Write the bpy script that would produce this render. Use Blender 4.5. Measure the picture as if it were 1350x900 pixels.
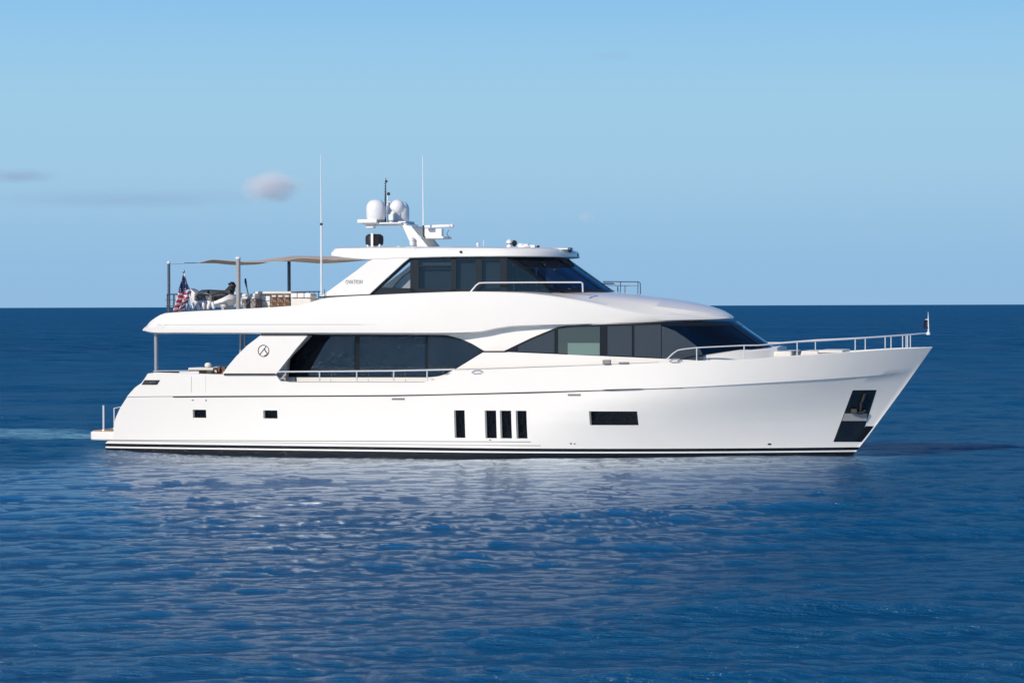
import bpy, bmesh, math, random
import numpy as np
from mathutils import Vector, Matrix, noise

R = math.radians
random.seed(7)
scene = bpy.context.scene
for o in list(bpy.data.objects):
    bpy.data.objects.remove(o)

# ------------------------------------------------------------------ camera
PW, PH = 1350.0, 900.0
FPX = PW * 85.0 / 36.0
CAM_H = 5.34
cam_d = bpy.data.cameras.new("camera")
cam_d.lens = 85.0
cam_d.sensor_width = 36.0
cam_d.clip_start = 0.5
cam_d.clip_end = 200000.0
cam = bpy.data.objects.new("camera", cam_d)
scene.collection.objects.link(cam)
CAM_M = (Matrix.Translation((0, 0, CAM_H)) @ Matrix.Rotation(R(90 - 0.84), 4, 'X') @ Matrix.Rotation(R(-0.19), 4, 'Z'))
cam.matrix_world = CAM_M
scene.camera = cam

# ------------------------------------------------------------------ light
SUN_EL = 28.0
SUN_AZ = 40.0            # degrees to the left of the direction back towards the camera
sd = Vector((-math.sin(R(SUN_AZ)) * math.cos(R(SUN_EL)), -math.cos(R(SUN_AZ)) * math.cos(R(SUN_EL)), math.sin(R(SUN_EL))))
sun_d = bpy.data.lights.new("sun", 'SUN')
sun_d.energy = 3.3
sun_d.angle = R(0.53)
sun_d.color = (1.0, 0.905, 0.80)
sun = bpy.data.objects.new("sun", sun_d)
sun.rotation_euler = sd.to_track_quat('Z', 'Y').to_euler()
sun.location = (-60, -60, 60)
scene.collection.objects.link(sun)

world = bpy.data.worlds.new("World")
scene.world = world
world.use_nodes = True
nt = world.node_tree
nt.nodes.clear()
sky = nt.nodes.new('ShaderNodeTexSky')
sky.sky_type = 'NISHITA'
sky.sun_disc = False
sky.sun_elevation = R(SUN_EL)
sky.sun_rotation = math.atan2(sd.x, sd.y)
sky.altitude = 0.0
sky.air_density = 1.0
sky.dust_density = 0.25
sky.ozone_density = 2.6
hs = nt.nodes.new('ShaderNodeHueSaturation')
hs.inputs['Saturation'].default_value = 1.05
bg = nt.nodes.new('ShaderNodeBackground')
bg.inputs['Strength'].default_value = 0.085
wo = nt.nodes.new('ShaderNodeOutputWorld')
nt.links.new(sky.outputs[0], hs.inputs['Color'])
# clear marine air: the low band of the sky stays blue instead of turning yellow
tcw = nt.nodes.new('ShaderNodeTexCoord')
spw = nt.nodes.new('ShaderNodeSeparateXYZ')
nt.links.new(tcw.outputs['Generated'], spw.inputs[0])
rampw = nt.nodes.new('ShaderNodeValToRGB')
KSKY = 1.0 / (0.085 * 2 ** 0.25)
SKYC = [(0.0, (0.29, 0.50, 0.735)), (0.012, (0.285, 0.50, 0.745)), (0.03, (0.31, 0.53, 0.755)), (0.055, (0.345, 0.580, 0.775)), (0.085, (0.345, 0.60, 0.795)),
        (0.105, (0.310, 0.580, 0.820)), (0.127, (0.26, 0.54, 0.83)), (0.22, (0.050, 0.27, 0.64)), (0.45, (0.015, 0.13, 0.44))]
er = rampw.color_ramp.elements
while len(er) < len(SKYC):
    er.new(0.5)
for e_, (p_, c_) in zip(er, SKYC):
    e_.position = p_ / 0.5
    e_.color = (*c_, 1)
dv = nt.nodes.new('ShaderNodeMath'); dv.operation = 'DIVIDE'; dv.inputs[1].default_value = 0.5
nt.links.new(spw.outputs['Z'], dv.inputs[0])
nt.links.new(dv.outputs[0], rampw.inputs[0])
sclw = nt.nodes.new('ShaderNodeVectorMath'); sclw.operation = 'SCALE'; sclw.inputs['Scale'].default_value = KSKY
nt.links.new(rampw.outputs[0], sclw.inputs[0])
mr = nt.nodes.new('ShaderNodeMapRange'); mr.inputs[1].default_value = 0.45; mr.inputs[2].default_value = 0.95
mr.inputs[3].default_value = 1.0; mr.inputs[4].default_value = 0.0; mr.interpolation_type = 'SMOOTHSTEP'
nt.links.new(spw.outputs['Z'], mr.inputs[0])
mxw = nt.nodes.new('ShaderNodeMix'); mxw.data_type = 'RGBA'
nt.links.new(mr.outputs[0], mxw.inputs[0])
nt.links.new(hs.outputs[0], mxw.inputs[6])
nt.links.new(sclw.outputs[0], mxw.inputs[7])
nt.links.new(mxw.outputs[2], bg.inputs[0])
nt.links.new(bg.outputs[0], wo.inputs[0])

vs = scene.view_settings
scene.display_settings.display_device = 'sRGB'
vs.view_transform = 'Standard'
vs.look = 'None'
vs.exposure = 0.25
vs.gamma = 1.0
vs.use_curve_mapping = False
scene.cycles.use_denoising = True
scene.cycles.max_bounces = 20
scene.cycles.diffuse_bounces = 5
scene.cycles.glossy_bounces = 6
scene.cycles.transparent_max_bounces = 24
scene.cycles.sample_clamp_indirect = 6.0
scene.cycles.volume_bounces = 20

# ------------------------------------------------------------------ yacht frame and the tracing helpers
YAW = R(14.5)
Y_M = Matrix.Translation((-0.135, 88.13, 0)) @ Matrix.Rotation(-YAW, 4, 'Z')
Y_INV = Y_M.inverted()
C_L = Y_INV @ CAM_M.translation


def P(px, py, y):
    """point of the boat's own frame that lies at distance y from its centreline and was measured at px, py"""
    d = Y_INV.to_3x3() @ (CAM_M.to_3x3() @ Vector((px - PW / 2, PH / 2 - py, -FPX)))
    t = (y - C_L.y) / d.y
    return C_L + d * t


def S(px, py, yf):
    if not callable(yf):
        return P(px, py, yf)
    y = -3.0
    for _ in range(14):
        p = P(px, py, y)
        y = 0.5 * y + 0.5 * yf(p.x, p.z)
    return P(px, py, y)


def lin(pts, x):
    if x <= pts[0][0]:
        return pts[0][1]
    for a, b in zip(pts, pts[1:]):
        if x <= b[0]:
            return a[1] + (b[1] - a[1]) * (x - a[0]) / max(1e-9, b[0] - a[0])
    return pts[-1][1]


def smo(pts, x):
    """monotone cubic interpolation"""
    n = len(pts)
    if n < 3 or x <= pts[0][0] or x >= pts[-1][0]:
        return lin(pts, x)
    s = [(pts[i + 1][1] - pts[i][1]) / (pts[i + 1][0] - pts[i][0]) for i in range(n - 1)]
    m = [s[0]] + [0 if s[i - 1] * s[i] <= 0 else 2 * s[i - 1] * s[i] / (s[i - 1] + s[i]) for i in range(1, n - 1)] + [s[-1]]
    for i in range(n - 1):
        if x <= pts[i + 1][0]:
            h = pts[i + 1][0] - pts[i][0]
            t = (x - pts[i][0]) / h
            return ((2 * t**3 - 3 * t**2 + 1) * pts[i][1] + (t**3 - 2 * t**2 + t) * h * m[i]
                    + (-2 * t**3 + 3 * t**2) * pts[i + 1][1] + (t**3 - t**2) * h * m[i + 1])
    return pts[-1][1]


# ------------------------------------------------------------------ materials
def mat(name, base, rough=0.5, metal=0.0, spec=0.5, ior=1.5, coat=0.0, bump=None, var=None, emit=None):
    m = bpy.data.materials.new(name)
    m.use_nodes = True
    t = m.node_tree
    b = t.nodes['Principled BSDF']
    b.inputs['Base Color'].default_value = (*base, 1)
    b.inputs['Roughness'].default_value = rough
    b.inputs['Metallic'].default_value = metal
    b.inputs['Specular IOR Level'].default_value = spec
    b.inputs['IOR'].default_value = ior
    b.inputs['Coat Weight'].default_value = coat
    b.inputs['Coat Roughness'].default_value = 0.04
    tc = t.nodes.new('ShaderNodeTexCoord')
    if var:
        sc_, amt = var
        nz = t.nodes.new('ShaderNodeTexNoise')
        nz.inputs['Scale'].default_value = sc_
        nz.inputs['Detail'].default_value = 5
        mx = t.nodes.new('ShaderNodeMix')
        mx.data_type = 'RGBA'
        mx.inputs[6].default_value = (*[c * (1 - amt) for c in base], 1)
        mx.inputs[7].default_value = (*[min(1, c * (1 + amt)) for c in base], 1)
        t.links.new(tc.outputs['Object'], nz.inputs['Vector'])
        t.links.new(nz.outputs['Fac'], mx.inputs[0])
        t.links.new(mx.outputs[2], b.inputs['Base Color'])
    if bump:
        sc_, st, dist = bump
        nz = t.nodes.new('ShaderNodeTexNoise')
        nz.inputs['Scale'].default_value = sc_
        nz.inputs['Detail'].default_value = 3
        bp = t.nodes.new('ShaderNodeBump')
        bp.inputs['Strength'].default_value = st
        bp.inputs['Distance'].default_value = dist
        t.links.new(tc.outputs['Object'], nz.inputs['Vector'])
        t.links.new(nz.outputs['Fac'], bp.inputs['Height'])
        t.links.new(bp.outputs[0], b.inputs['Normal'])
    return m


def glass(name, tint, refl=0.1, rough=0.02):
    m = bpy.data.materials.new(name)
    m.use_nodes = True
    t = m.node_tree
    t.nodes.clear()
    tr = t.nodes.new('ShaderNodeBsdfTransparent')
    tr.inputs[0].default_value = (*tint, 1)
    gl = t.nodes.new('ShaderNodeBsdfGlossy')
    gl.inputs['Roughness'].default_value = rough
    gl.inputs['Color'].default_value = (0.9, 0.95, 1, 1)
    lw = t.nodes.new('ShaderNodeLayerWeight')
    lw.inputs['Blend'].default_value = 0.25
    ad = t.nodes.new('ShaderNodeMath')
    ad.operation = 'MULTIPLY_ADD'
    ad.inputs[1].default_value = 0.8
    ad.inputs[2].default_value = refl
    mx = t.nodes.new('ShaderNodeMixShader')
    o = t.nodes.new('ShaderNodeOutputMaterial')
    t.links.new(lw.outputs['Fresnel'], ad.inputs[0])
    t.links.new(ad.outputs[0], mx.inputs[0])
    t.links.new(tr.outputs[0], mx.inputs[1])
    t.links.new(gl.outputs[0], mx.inputs[2])
    t.links.new(mx.outputs[0], o.inputs[0])
    return m


M = {}
M['gel'] = mat('white_gelcoat', (0.83, 0.80, 0.74), 0.22, coat=0.5, var=(0.6, 0.015), bump=(0.9, 0.06, 0.02))
M['black'] = mat('black_paint', (0.006, 0.006, 0.007), 0.18, coat=0.3)
M['trimgrey'] = mat('grey_trim', (0.22, 0.22, 0.215), 0.4)
M['cove'] = mat('grey_pinstripe', (0.35, 0.34, 0.33), 0.35)
M['rubber'] = mat('dark_rub_rail', (0.03, 0.03, 0.03), 0.4)
M['darkglass'] = mat('dark_coated_glass', (0.003, 0.010, 0.014), 0.015, ior=2.7, bump=(2.5, 0.6, 0.010))
M['hullglass'] = mat('dark_hull_glass', (0.004, 0.005, 0.007), 0.02, ior=1.7, bump=(7.0, 1.0, 0.35))
M['wingshade'] = mat('black_wing_shade', (0.002, 0.003, 0.005), 0.12, spec=0.12)
M['lowglass'] = glass('dark_windscreen_tint', (0.20, 0.25, 0.30), 0.05)
M['greyglass'] = mat('grey_blind_glass', (0.045, 0.058, 0.072), 0.03, ior=1.6)
M['greenglass'] = mat('green_grey_glass', (0.060, 0.085, 0.085), 0.03, ior=1.6)
M['paleglass'] = mat('pale_green_glass', (0.16, 0.24, 0.215), 0.04, ior=1.6)
M['screen'] = mat('windscreen_dark', (0.008, 0.012, 0.016), 0.02, ior=1.75)
M['frame'] = mat('dark_window_frame', (0.012, 0.014, 0.018), 0.22, spec=0.4)
M['tint'] = glass('tinted_glass', (0.52, 0.56, 0.60), 0.03)
M['clear'] = glass('clear_glass', (0.93, 0.95, 0.97), 0.02)
M['blue'] = glass('windscreen_tint', (0.40, 0.50, 0.60), 0.05)
M['steel'] = mat('polished_steel', (0.82, 0.82, 0.82), 0.30, metal=0.45)
M['darksteel'] = mat('dark_steel', (0.16, 0.18, 0.20), 0.3, metal=0.7)
M['satin'] = mat('satin_aluminium', (0.45, 0.46, 0.48), 0.35, metal=0.6)
M['white'] = mat('white_plastic', (0.80, 0.80, 0.79), 0.35)
M['offwhite'] = mat('cream_vinyl', (0.72, 0.69, 0.63), 0.6, var=(3, 0.06), bump=(9, 0.3, 0.02))
M['teak'] = mat('teak_deck', (0.34, 0.22, 0.13), 0.6, var=(6, 0.2))
M['taupe'] = mat('taupe_canvas', (0.52, 0.44, 0.37), 0.85, var=(2, 0.08))
M['canvas'] = mat('black_canvas', (0.015, 0.014, 0.018), 0.55, bump=(7, 0.6, 0.05))
M['fabric'] = mat('dark_fabric', (0.02, 0.028, 0.03), 0.5, bump=(8, 0.5, 0.03))
M['shade'] = mat('grey_shade_panel', (0.20, 0.215, 0.23), 0.8, var=(1.2, 0.10))
M['shadelight'] = mat('pale_shade_panel', (0.42, 0.44, 0.45), 0.8)
M['inter'] = mat('cabin_interior', (0.16, 0.14, 0.12), 0.7, var=(1.5, 0.3))
M['pillar'] = mat('stone_grey_and_wing_shade', (0.36, 0.35, 0.34), 0.6, var=(5, 0.12))


def wicker(name, c1, c2):
    m = bpy.data.materials.new(name)
    m.use_nodes = True
    t = m.node_tree
    b = t.nodes['Principled BSDF']
    b.inputs['Roughness'].default_value = 0.7
    tc = t.nodes.new('ShaderNodeTexCoord')
    v = t.nodes.new('ShaderNodeTexVoronoi')
    v.inputs['Scale'].default_value = 11
    cr = t.nodes.new('ShaderNodeValToRGB')
    cr.color_ramp.elements[0].color = (*c1, 1)
    cr.color_ramp.elements[1].color = (*c2, 1)
    cr.color_ramp.elements[0].position = 0.15
    cr.color_ramp.elements[1].position = 0.6
    bp = t.nodes.new('ShaderNodeBump')
    bp.inputs['Strength'].default_value = 0.8
    bp.inputs['Distance'].default_value = 0.03
    t.links.new(tc.outputs['Object'], v.inputs['Vector'])
    t.links.new(v.outputs['Distance'], cr.inputs[0])
    t.links.new(v.outputs['Distance'], bp.inputs['Height'])
    t.links.new(cr.outputs[0], b.inputs['Base Color'])
    t.links.new(bp.outputs[0], b.inputs['Normal'])
    return m


M['wicker'] = wicker('brown_wicker', (0.42, 0.28, 0.18), (0.10, 0.05, 0.03))
M['greywicker'] = wicker('grey_wicker', (0.40, 0.37, 0.35), (0.12, 0.10, 0.10))
M['red'] = mat('flag_red', (0.48, 0.05, 0.09), 0.8)
M['flagwhite'] = mat('flag_white', (0.78, 0.74, 0.74), 0.8)


def canton_mat():
    m = mat('flag_blue_with_stars', (0.02, 0.04, 0.13), 0.8)
    t = m.node_tree
    b = t.nodes['Principled BSDF']
    tc = t.nodes.new('ShaderNodeTexCoord')
    v = t.nodes.new('ShaderNodeTexVoronoi')
    v.inputs['Scale'].default_value = 14
    v.inputs['Randomness'].default_value = 0.1
    cr = t.nodes.new('ShaderNodeValToRGB')
    cr.color_ramp.interpolation = 'CONSTANT'
    cr.color_ramp.elements[0].color = (0.7, 0.7, 0.75, 1)
    cr.color_ramp.elements[1].color = (0.02, 0.04, 0.13, 1)
    cr.color_ramp.elements[1].position = 0.30
    t.links.new(tc.outputs['Object'], v.inputs['Vector'])
    t.links.new(v.outputs['Distance'], cr.inputs[0])
    t.links.new(cr.outputs[0], b.inputs['Base Color'])
    return m


M['canton'] = canton_mat()


# ------------------------------------------------------------------ mesh collector
TW = {}


class MB:
    def __init__(s):
        s.v, s.f, s.m = [], [], []
        s.twin = False

    def add(s, vs_, fs_, mi=0):
        n = len(s.v)
        s.v += [Vector(v) for v in vs_]
        s.f += [tuple(i + n for i in f) for f in fs_]
        s.m += [mi] * len(fs_) if isinstance(mi, int) else list(mi)
        return s

    def box(s, c, size, rz=0.0, ry=0.0, mi=0, rx=0.0):
        c = Vector(c)
        rot = Matrix.Rotation(rz, 3, 'Z') @ Matrix.Rotation(ry, 3, 'Y') @ Matrix.Rotation(rx, 3, 'X')
        vv = [c + rot @ Vector((sx * size[0] / 2, sy * size[1] / 2, sz * size[2] / 2))
              for sx in (-1, 1) for sy in (-1, 1) for sz in (-1, 1)]
        return s.add(vv, [(0, 1, 3, 2), (4, 6, 7, 5), (0, 4, 5, 1), (2, 3, 7, 6), (0, 2, 6, 4), (1, 5, 7, 3)], mi)

    def tube(s, pts, r, n=8, mi=0):
        pts = [Vector(p) for p in pts]
        rs = r if isinstance(r, (list, tuple)) else [r] * len(pts)
        vv, ff = [], []
        up = Vector((0.13, 0.31, 0.94))
        for i, p in enumerate(pts):
            d = (pts[min(i + 1, len(pts) - 1)] - pts[max(i - 1, 0)]).normalized()
            a = d.cross(up)
            if a.length < 1e-3:
                a = d.cross(Vector((1, 0, 0)))
            a.normalize()
            b = d.cross(a).normalized()
            for k in range(n):
                an = 2 * math.pi * k / n
                vv.append(p + (a * math.cos(an) + b * math.sin(an)) * rs[i])
        for i in range(len(pts) - 1):
            for k in range(n):
                ff.append((i * n + k, i * n + (k + 1) % n, (i + 1) * n + (k + 1) % n, (i + 1) * n + k))
        ff.append(tuple(range(n))[::-1])
        ff.append(tuple((len(pts) - 1) * n + k for k in range(n)))
        return s.add(vv, ff, mi)

    def lathe(s, c, prof, n=28, mi=0, sx=1, sy=1, tilt=None):
        """prof: (radius, height) from bottom to top"""
        c = Vector(c)
        vv, ff = [], []
        for r, h in prof:
            for k in range(n):
                a = 2 * math.pi * k / n
                q = Vector((math.cos(a) * r * sx, math.sin(a) * r * sy, h))
                vv.append(c + (tilt @ q if tilt else q))
        m = len(prof)
        for i in range(m - 1):
            for k in range(n):
                ff.append((i * n + k, i * n + (k + 1) % n, (i + 1) * n + (k + 1) % n, (i + 1) * n + k))
        ff.append(tuple(range(n))[::-1])
        ff.append(tuple((m - 1) * n + k for k in range(n)))
        return s.add(vv, ff, mi)

    def grid(s, rows, mi=0, close=False):
        n = len(rows[0])
        vv = [p for r in rows for p in r]
        ff = []
        for i in range(len(rows) - 1):
            for k in range(n - (0 if close else 1)):
                ff.append((i * n + k, i * n + (k + 1) % n, (i + 1) * n + (k + 1) % n, (i + 1) * n + k))
        return s.add(vv, ff, mi)

    def prism(s, poly, y0, y1, mi=0):
        """poly: (x, z) outline pushed from y0 to y1"""
        n = len(poly)
        vv = [(x, y0, z) for x, z in poly] + [(x, y1, z) for x, z in poly]
        ff = [tuple(range(n)), tuple(range(2 * n - 1, n - 1, -1))]
        ff += [(i, i + n, (i + 1) % n + n, (i + 1) % n) for i in range(n)]
        return s.add(vv, ff, mi)

    def solid(s, outer, inner, mi=0):
        """two matching grids (lists of rows) joined round their rim"""
        a, b = len(outer), len(outer[0])
        n0 = a * b
        vv = [p for r in outer for p in r] + [p for r in inner for p in r]
        ff = []
        for i in range(a - 1):
            for k in range(b - 1):
                q = (i * b + k, i * b + k + 1, (i + 1) * b + k + 1, (i + 1) * b + k)
                ff.append(q)
                ff.append(tuple(n0 + j for j in q[::-1]))
        rim = [k for k in range(b)] + [i * b + b - 1 for i in range(1, a)] + \
              [(a - 1) * b + k for k in range(b - 2, -1, -1)] + [i * b for i in range(a - 2, 0, -1)]
        for i in range(len(rim)):
            p, q = rim[i], rim[(i + 1) % len(rim)]
            ff.append((q, p, p + n0, q + n0))
        return s.add(vv, ff, mi)

    def mirror(s):
        s.twin = True
        return s

    def weld(s):
        n = len(s.v)
        s.v += [Vector((v.x, -v.y, v.z)) for v in s.v]
        s.f += [tuple(i + n for i in f[::-1]) for f in s.f]
        s.m += s.m
        return s

    def build(s, name, mats, parent=None, sharp=35, bevel=0, merge=0.0004, origin=None, recalc=True, seg=2):
        if s.twin:
            s.twin = False
            ob = s.build(name, mats, parent, sharp, bevel, merge, origin, recalc, seg)
            t_ = MB()
            t_.v = [Vector((v.x, -v.y, v.z)) for v in s.v]
            t_.f = [f[::-1] for f in s.f]
            t_.m = list(s.m)
            oo = None if origin is None else Vector((origin[0], -origin[1], origin[2]))
            TW[ob.name] = t_.build(name, mats, TW.get(parent.name, parent) if parent else None, sharp, bevel, merge, oo, recalc, seg)
            return ob
        if not isinstance(mats, (list, tuple)):
            mats = [mats]
        o0 = Vector(origin) if origin is not None else Vector((0, 0, 0))
        me = bpy.data.meshes.new(name)
        me.from_pydata([v - o0 for v in s.v], [], s.f)
        for m_ in mats:
            me.materials.append(m_)
        for p, mi in zip(me.polygons, s.m):
            p.material_index = mi
        bm = bmesh.new()
        bm.from_mesh(me)
        if merge:
            bmesh.ops.remove_doubles(bm, verts=bm.verts, dist=merge)
        bmesh.ops.dissolve_degenerate(bm, edges=bm.edges, dist=1e-5)
        if recalc:
            bmesh.ops.recalc_face_normals(bm, faces=bm.faces)
        for e in bm.edges:
            e.smooth = not (len(e.link_faces) != 2 or e.calc_face_angle(0) > R(sharp))
        for f in bm.faces:
            f.smooth = True
        bm.to_mesh(me)
        bm.free()
        ob = bpy.data.objects.new(name, me)
        scene.collection.objects.link(ob)
        ob.location = o0
        if parent is not None:
            ob.parent = parent
            if parent.type == 'MESH' or parent.get('_o0') is not None:
                ob.location = o0 - Vector(parent.get('_o0', (0, 0, 0)))
        ob['_o0'] = tuple(o0)
        if bevel:
            md = ob.modifiers.new('bevel', 'BEVEL')
            md.width = bevel
            md.segments = seg
            md.limit_method = 'ANGLE'
            md.angle_limit = R(38)
            md.harden_normals = False
        return ob


def thing(name, label, cat, loc=(0, 0, 0), local=True, group=None, kind=None):
    """Empty at a thing's base; parts are modelled in the boat's frame and hung under it"""
    o = bpy.data.objects.new(name, None)
    o.empty_display_size = 0.3
    scene.collection.objects.link(o)
    loc = Vector(loc)
    o.matrix_world = (Y_M if local else Matrix()) @ Matrix.Translation(loc)
    o['_o0'] = tuple(loc)
    o['label'] = label
    o['category'] = cat
    if group:
        o['group'] = group
    return o


def strip(mb, top, bot, yf, thick=0.06, step=8.0, rows=3, mi=0, curve=lin, mirror=False, pad=0.0):
    """a curved panel between two traced lines, wrapped on the side surface yf and given a thickness"""
    x0, x1 = top[0][0], top[-1][0]
    xs_ = sorted(set([p[0] for p in top] + [p[0] for p in bot if x0 <= p[0] <= x1]))
    cols = []
    for a, b in zip(xs_, xs_[1:]):
        n = max(1, int(math.ceil((b - a) / step)))
        cols += [a + (b - a) * i / n for i in range(n)]
    cols.append(xs_[-1])
    out = []
    for px in cols:
        t, b = curve(top, px), curve(bot, px)
        if b - t < 0.02:
            b = t + 0.02
        out.append([S(px, t + (b - t) * k / (rows - 1), yf) + Vector((0, -pad, 0)) for k in range(rows)])
    inn = [[p + Vector((0, thick, 0)) for p in r] for r in out]
    mb.solid(out, inn, mi)
    return mb


def quad(x0, x1, t0, b0, t1=None, b1=None):
    t1 = t0 if t1 is None else t1
    b1 = b0 if b1 is None else b1
    return [(x0, t0), (x1, t1)], [(x0, b0), (x1, b1)]


# ------------------------------------------------------------------ sea
def build_sea():
    rng = np.random.RandomState(11)
    comps = []
    # (wavelength range, count, slope share)
    for lo, hi, n, sl in ((9, 22, 10, 0.042), (4, 9, 18, 0.040), (1.8, 4, 28, 0.054), (0.8, 1.8, 38, 0.066), (0.36, 0.8, 44, 0.095)):
        for i in range(n):
            lam = lo * (hi / lo) ** rng.rand()
            k = 2 * math.pi / lam
            spread = 0.5 if lam > 1.5 else 0.75
            th = R(-78) + rng.randn() * spread * 0.62
            amp = sl / math.sqrt(n) * math.sqrt(2) / k * (0.6 + 0.8 * rng.rand())
            comps.append((lam, k * math.cos(th), k * math.sin(th), amp, rng.rand() * 2 * math.pi))
    # polar fan: fine where the sea is near, coarser far off; the finest sector lies round the boat
    rs = [18.0]
    while rs[-1] < 60000:
        r = rs[-1]
        dr = 0.11 if r < 36 else (0.11 + (r - 36) * 0.0017 if r < 130 else 0.27 * (r / 130) ** 2.0)
        rs.append(r + min(dr, r * 0.12))
    rs = np.array(rs)
    dense = np.linspace(-R(13.5), R(13.5), 980)
    side = np.concatenate([R(13.5) + (R(180) - R(13.5)) * (np.linspace(0, 1, 120)[1:]) ** 1.8])
    ang = np.concatenate([-side[::-1], dense, side])
    RR, AA = np.meshgrid(rs, ang, indexing='ij')
    X = RR * np.sin(AA)
    Y = RR * np.cos(AA)
    Z = np.zeros_like(X)
    DX = np.zeros_like(X)
    DY = np.zeros_like(X)
    dr = np.gradient(rs)[:, None] * np.ones_like(X)
    da = np.gradient(ang)[None, :] * RR
    sp = np.maximum(dr, da * 1.0)
    for lam, kx, ky, a, ph in comps:
        w = np.clip((lam / sp - 2.2) / 2.5, 0, 1)
        if w.max() <= 0:
            continue
        # slow gusts so the texture is not the same everywhere
        arg = kx * X + ky * Y + ph
        c = np.cos(arg)
        s = np.sin(arg)
        Z += w * a * c
        kk = math.hypot(kx, ky)
        DX -= w * a * 0.75 * kx / kk * s
        DY -= w * a * 0.75 * ky / kk * s
    patch = 0.92 + 0.16 * np.sin(X * 0.071 + 1.3 + 0.8 * np.sin(Y * 0.052)) * np.sin(Y * 0.11 + 0.7 * np.sin(X * 0.06))
    # calmer water in the lee of the boat
    lx = (X + 0.135) * math.cos(YAW) - (Y - 88.13) * math.sin(YAW)
    ly = (X + 0.135) * math.sin(YAW) + (Y - 88.13) * math.cos(YAW)
    lee = np.exp(-((lx + 1) / 15.0) ** 4) * np.exp(-np.clip(-(ly + 2), 0, None) / 10.0) * (ly < 6)
    patch = patch * (1 - 0.60 * lee)
    Z *= patch
    X = X + DX * patch
    Y = Y + DY * patch
    nr, na = X.shape
    co = np.stack([X, Y, Z], -1).reshape(-1, 3).astype(np.float32)
    idx = np.arange(nr * na).reshape(nr, na)
    q = np.stack([idx[:-1, :-1], idx[:-1, 1:], idx[1:, 1:], idx[1:, :-1]], -1).reshape(-1, 4)[:, ::-1]
    # fill the round hole under the camera
    co = np.vstack([co, np.array([[0, 0, 0]], dtype=np.float32)])
    ctr = nr * na
    tri = [(ctr, int(idx[0, j + 1]), int(idx[0, j])) for j in range(na - 1)]
    nq, ntri = len(q), len(tri)
    me = bpy.data.meshes.new("sea_water")
    me.vertices.add(len(co))
    me.vertices.foreach_set("co", co.ravel())
    loops = np.concatenate([q.ravel(), np.array(tri).ravel()]).astype(np.int32)
    me.loops.add(len(loops))
    me.loops.foreach_set("vertex_index", loops)
    me.polygons.add(nq + ntri)
    st = np.concatenate([np.arange(nq) * 4, nq * 4 + np.arange(ntri) * 3]).astype(np.int32)
    me.polygons.foreach_set("loop_start", st)
    me.update(calc_edges=True)
    me.polygons.foreach_set("use_smooth", np.ones(nq + ntri, dtype=bool))
    me.validate()
    ob = bpy.data.objects.new("sea_water", me)
    scene.collection.objects.link(ob)
    ob['kind'] = 'structure'
    ob['label'] = 'deep blue open sea with small wind ripples'
    # material
    m = bpy.data.materials.new('sea_water')
    m.use_nodes = True
    t = m.node_tree
    b = t.nodes['Principled BSDF']
    b.inputs['Roughness'].default_value = 0.09
    b.inputs['IOR'].default_value = 1.33
    b.inputs['Specular IOR Level'].default_value = 0.4
    geo = t.nodes.new('ShaderNodeNewGeometry')
    # boat-aligned coordinates for the wake
    mp = t.nodes.new('ShaderNodeMapping')
    mp.vector_type = 'POINT'
    mp.inputs['Rotation'].default_value = (0, 0, YAW)
    t.links.new(geo.outputs['Position'], mp.inputs['Vector'])
    off = Matrix.Rotation(YAW, 3, 'Z') @ Vector((-0.135, 88.13, 0))
    mp.inputs['Location'].default_value = (-off.x, -off.y, 0)
    sep = t.nodes.new('ShaderNodeSeparateXYZ')
    t.links.new(mp.outputs[0], sep.inputs[0])

    def math_(op, a, b_=None, clamp=False):
        n = t.nodes.new('ShaderNodeMath')
        n.operation = op
        n.use_clamp = clamp
        for i, v in enumerate((a, b_)):
            if v is None:
                continue
            if isinstance(v, (int, float)):
                n.inputs[i].default_value = v
            else:
                t.links.new(v, n.inputs[i])
        return n.outputs[0]

    def noise_(scale, detail, vec, rough=0.55):
        n = t.nodes.new('ShaderNodeTexNoise')
        n.inputs['Scale'].default_value = scale
        n.inputs['Detail'].default_value = detail
        n.inputs['Roughness'].default_value = rough
        t.links.new(vec, n.inputs['Vector'])
        return n.outputs['Fac']

    # wake behind the stern: aerated, paler water
    aft = math_('MULTIPLY', math_('ADD', sep.outputs[0], 14.6), -1.0)           # metres behind the stern
    inw = math_('MULTIPLY', math_('DIVIDE', aft, 1.5, True), math_('SUBTRACT', 1.0, math_('DIVIDE', aft, 70.0, True), True), True)
    wid = math_('MAXIMUM', math_('ADD', math_('MULTIPLY', aft, 0.06), 2.3), 1.0)
    lat = math_('DIVIDE', math_('ABSOLUTE', math_('SUBTRACT', sep.outputs[1], 8.5)), wid)
    latm = math_('SUBTRACT', 1.0, math_('POWER', lat, 3.0), True)
    wk = math_('MULTIPLY', inw, latm, True)
    wn = noise_(0.9, 6, geo.outputs['Position'], 0.7)
    wn2 = math_('MULTIPLY', math_('SUBTRACT', wn, 0.25), 3.2, True)
    wake = math_('MULTIPLY', wk, wn2, True)
    # foam hugging the hull near the stern
    near = math_('SUBTRACT', 1.0, math_('DIVIDE', math_('ABSOLUTE', math_('ADD', math_('ABSOLUTE', sep.outputs[1]), -3.9)), 2.3), True)
    span = math_('SUBTRACT', 1.0, math_('POWER', math_('DIVIDE', math_('ABSOLUTE', math_('ADD', sep.outputs[0], 7.0)), 8.0), 4.0), True)
    fn = noise_(1.6, 9, geo.outputs['Position'], 0.7)
    foam = math_('MULTIPLY', math_('MULTIPLY', near, span, True), math_('MULTIPLY', math_('SUBTRACT', fn, 0.49), 8.0, True), True)
    col = t.nodes.new('ShaderNodeMix')
    col.data_type = 'RGBA'
    big = noise_(0.045, 4, geo.outputs['Position'])
    t.links.new(big, col.inputs[0])
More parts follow.
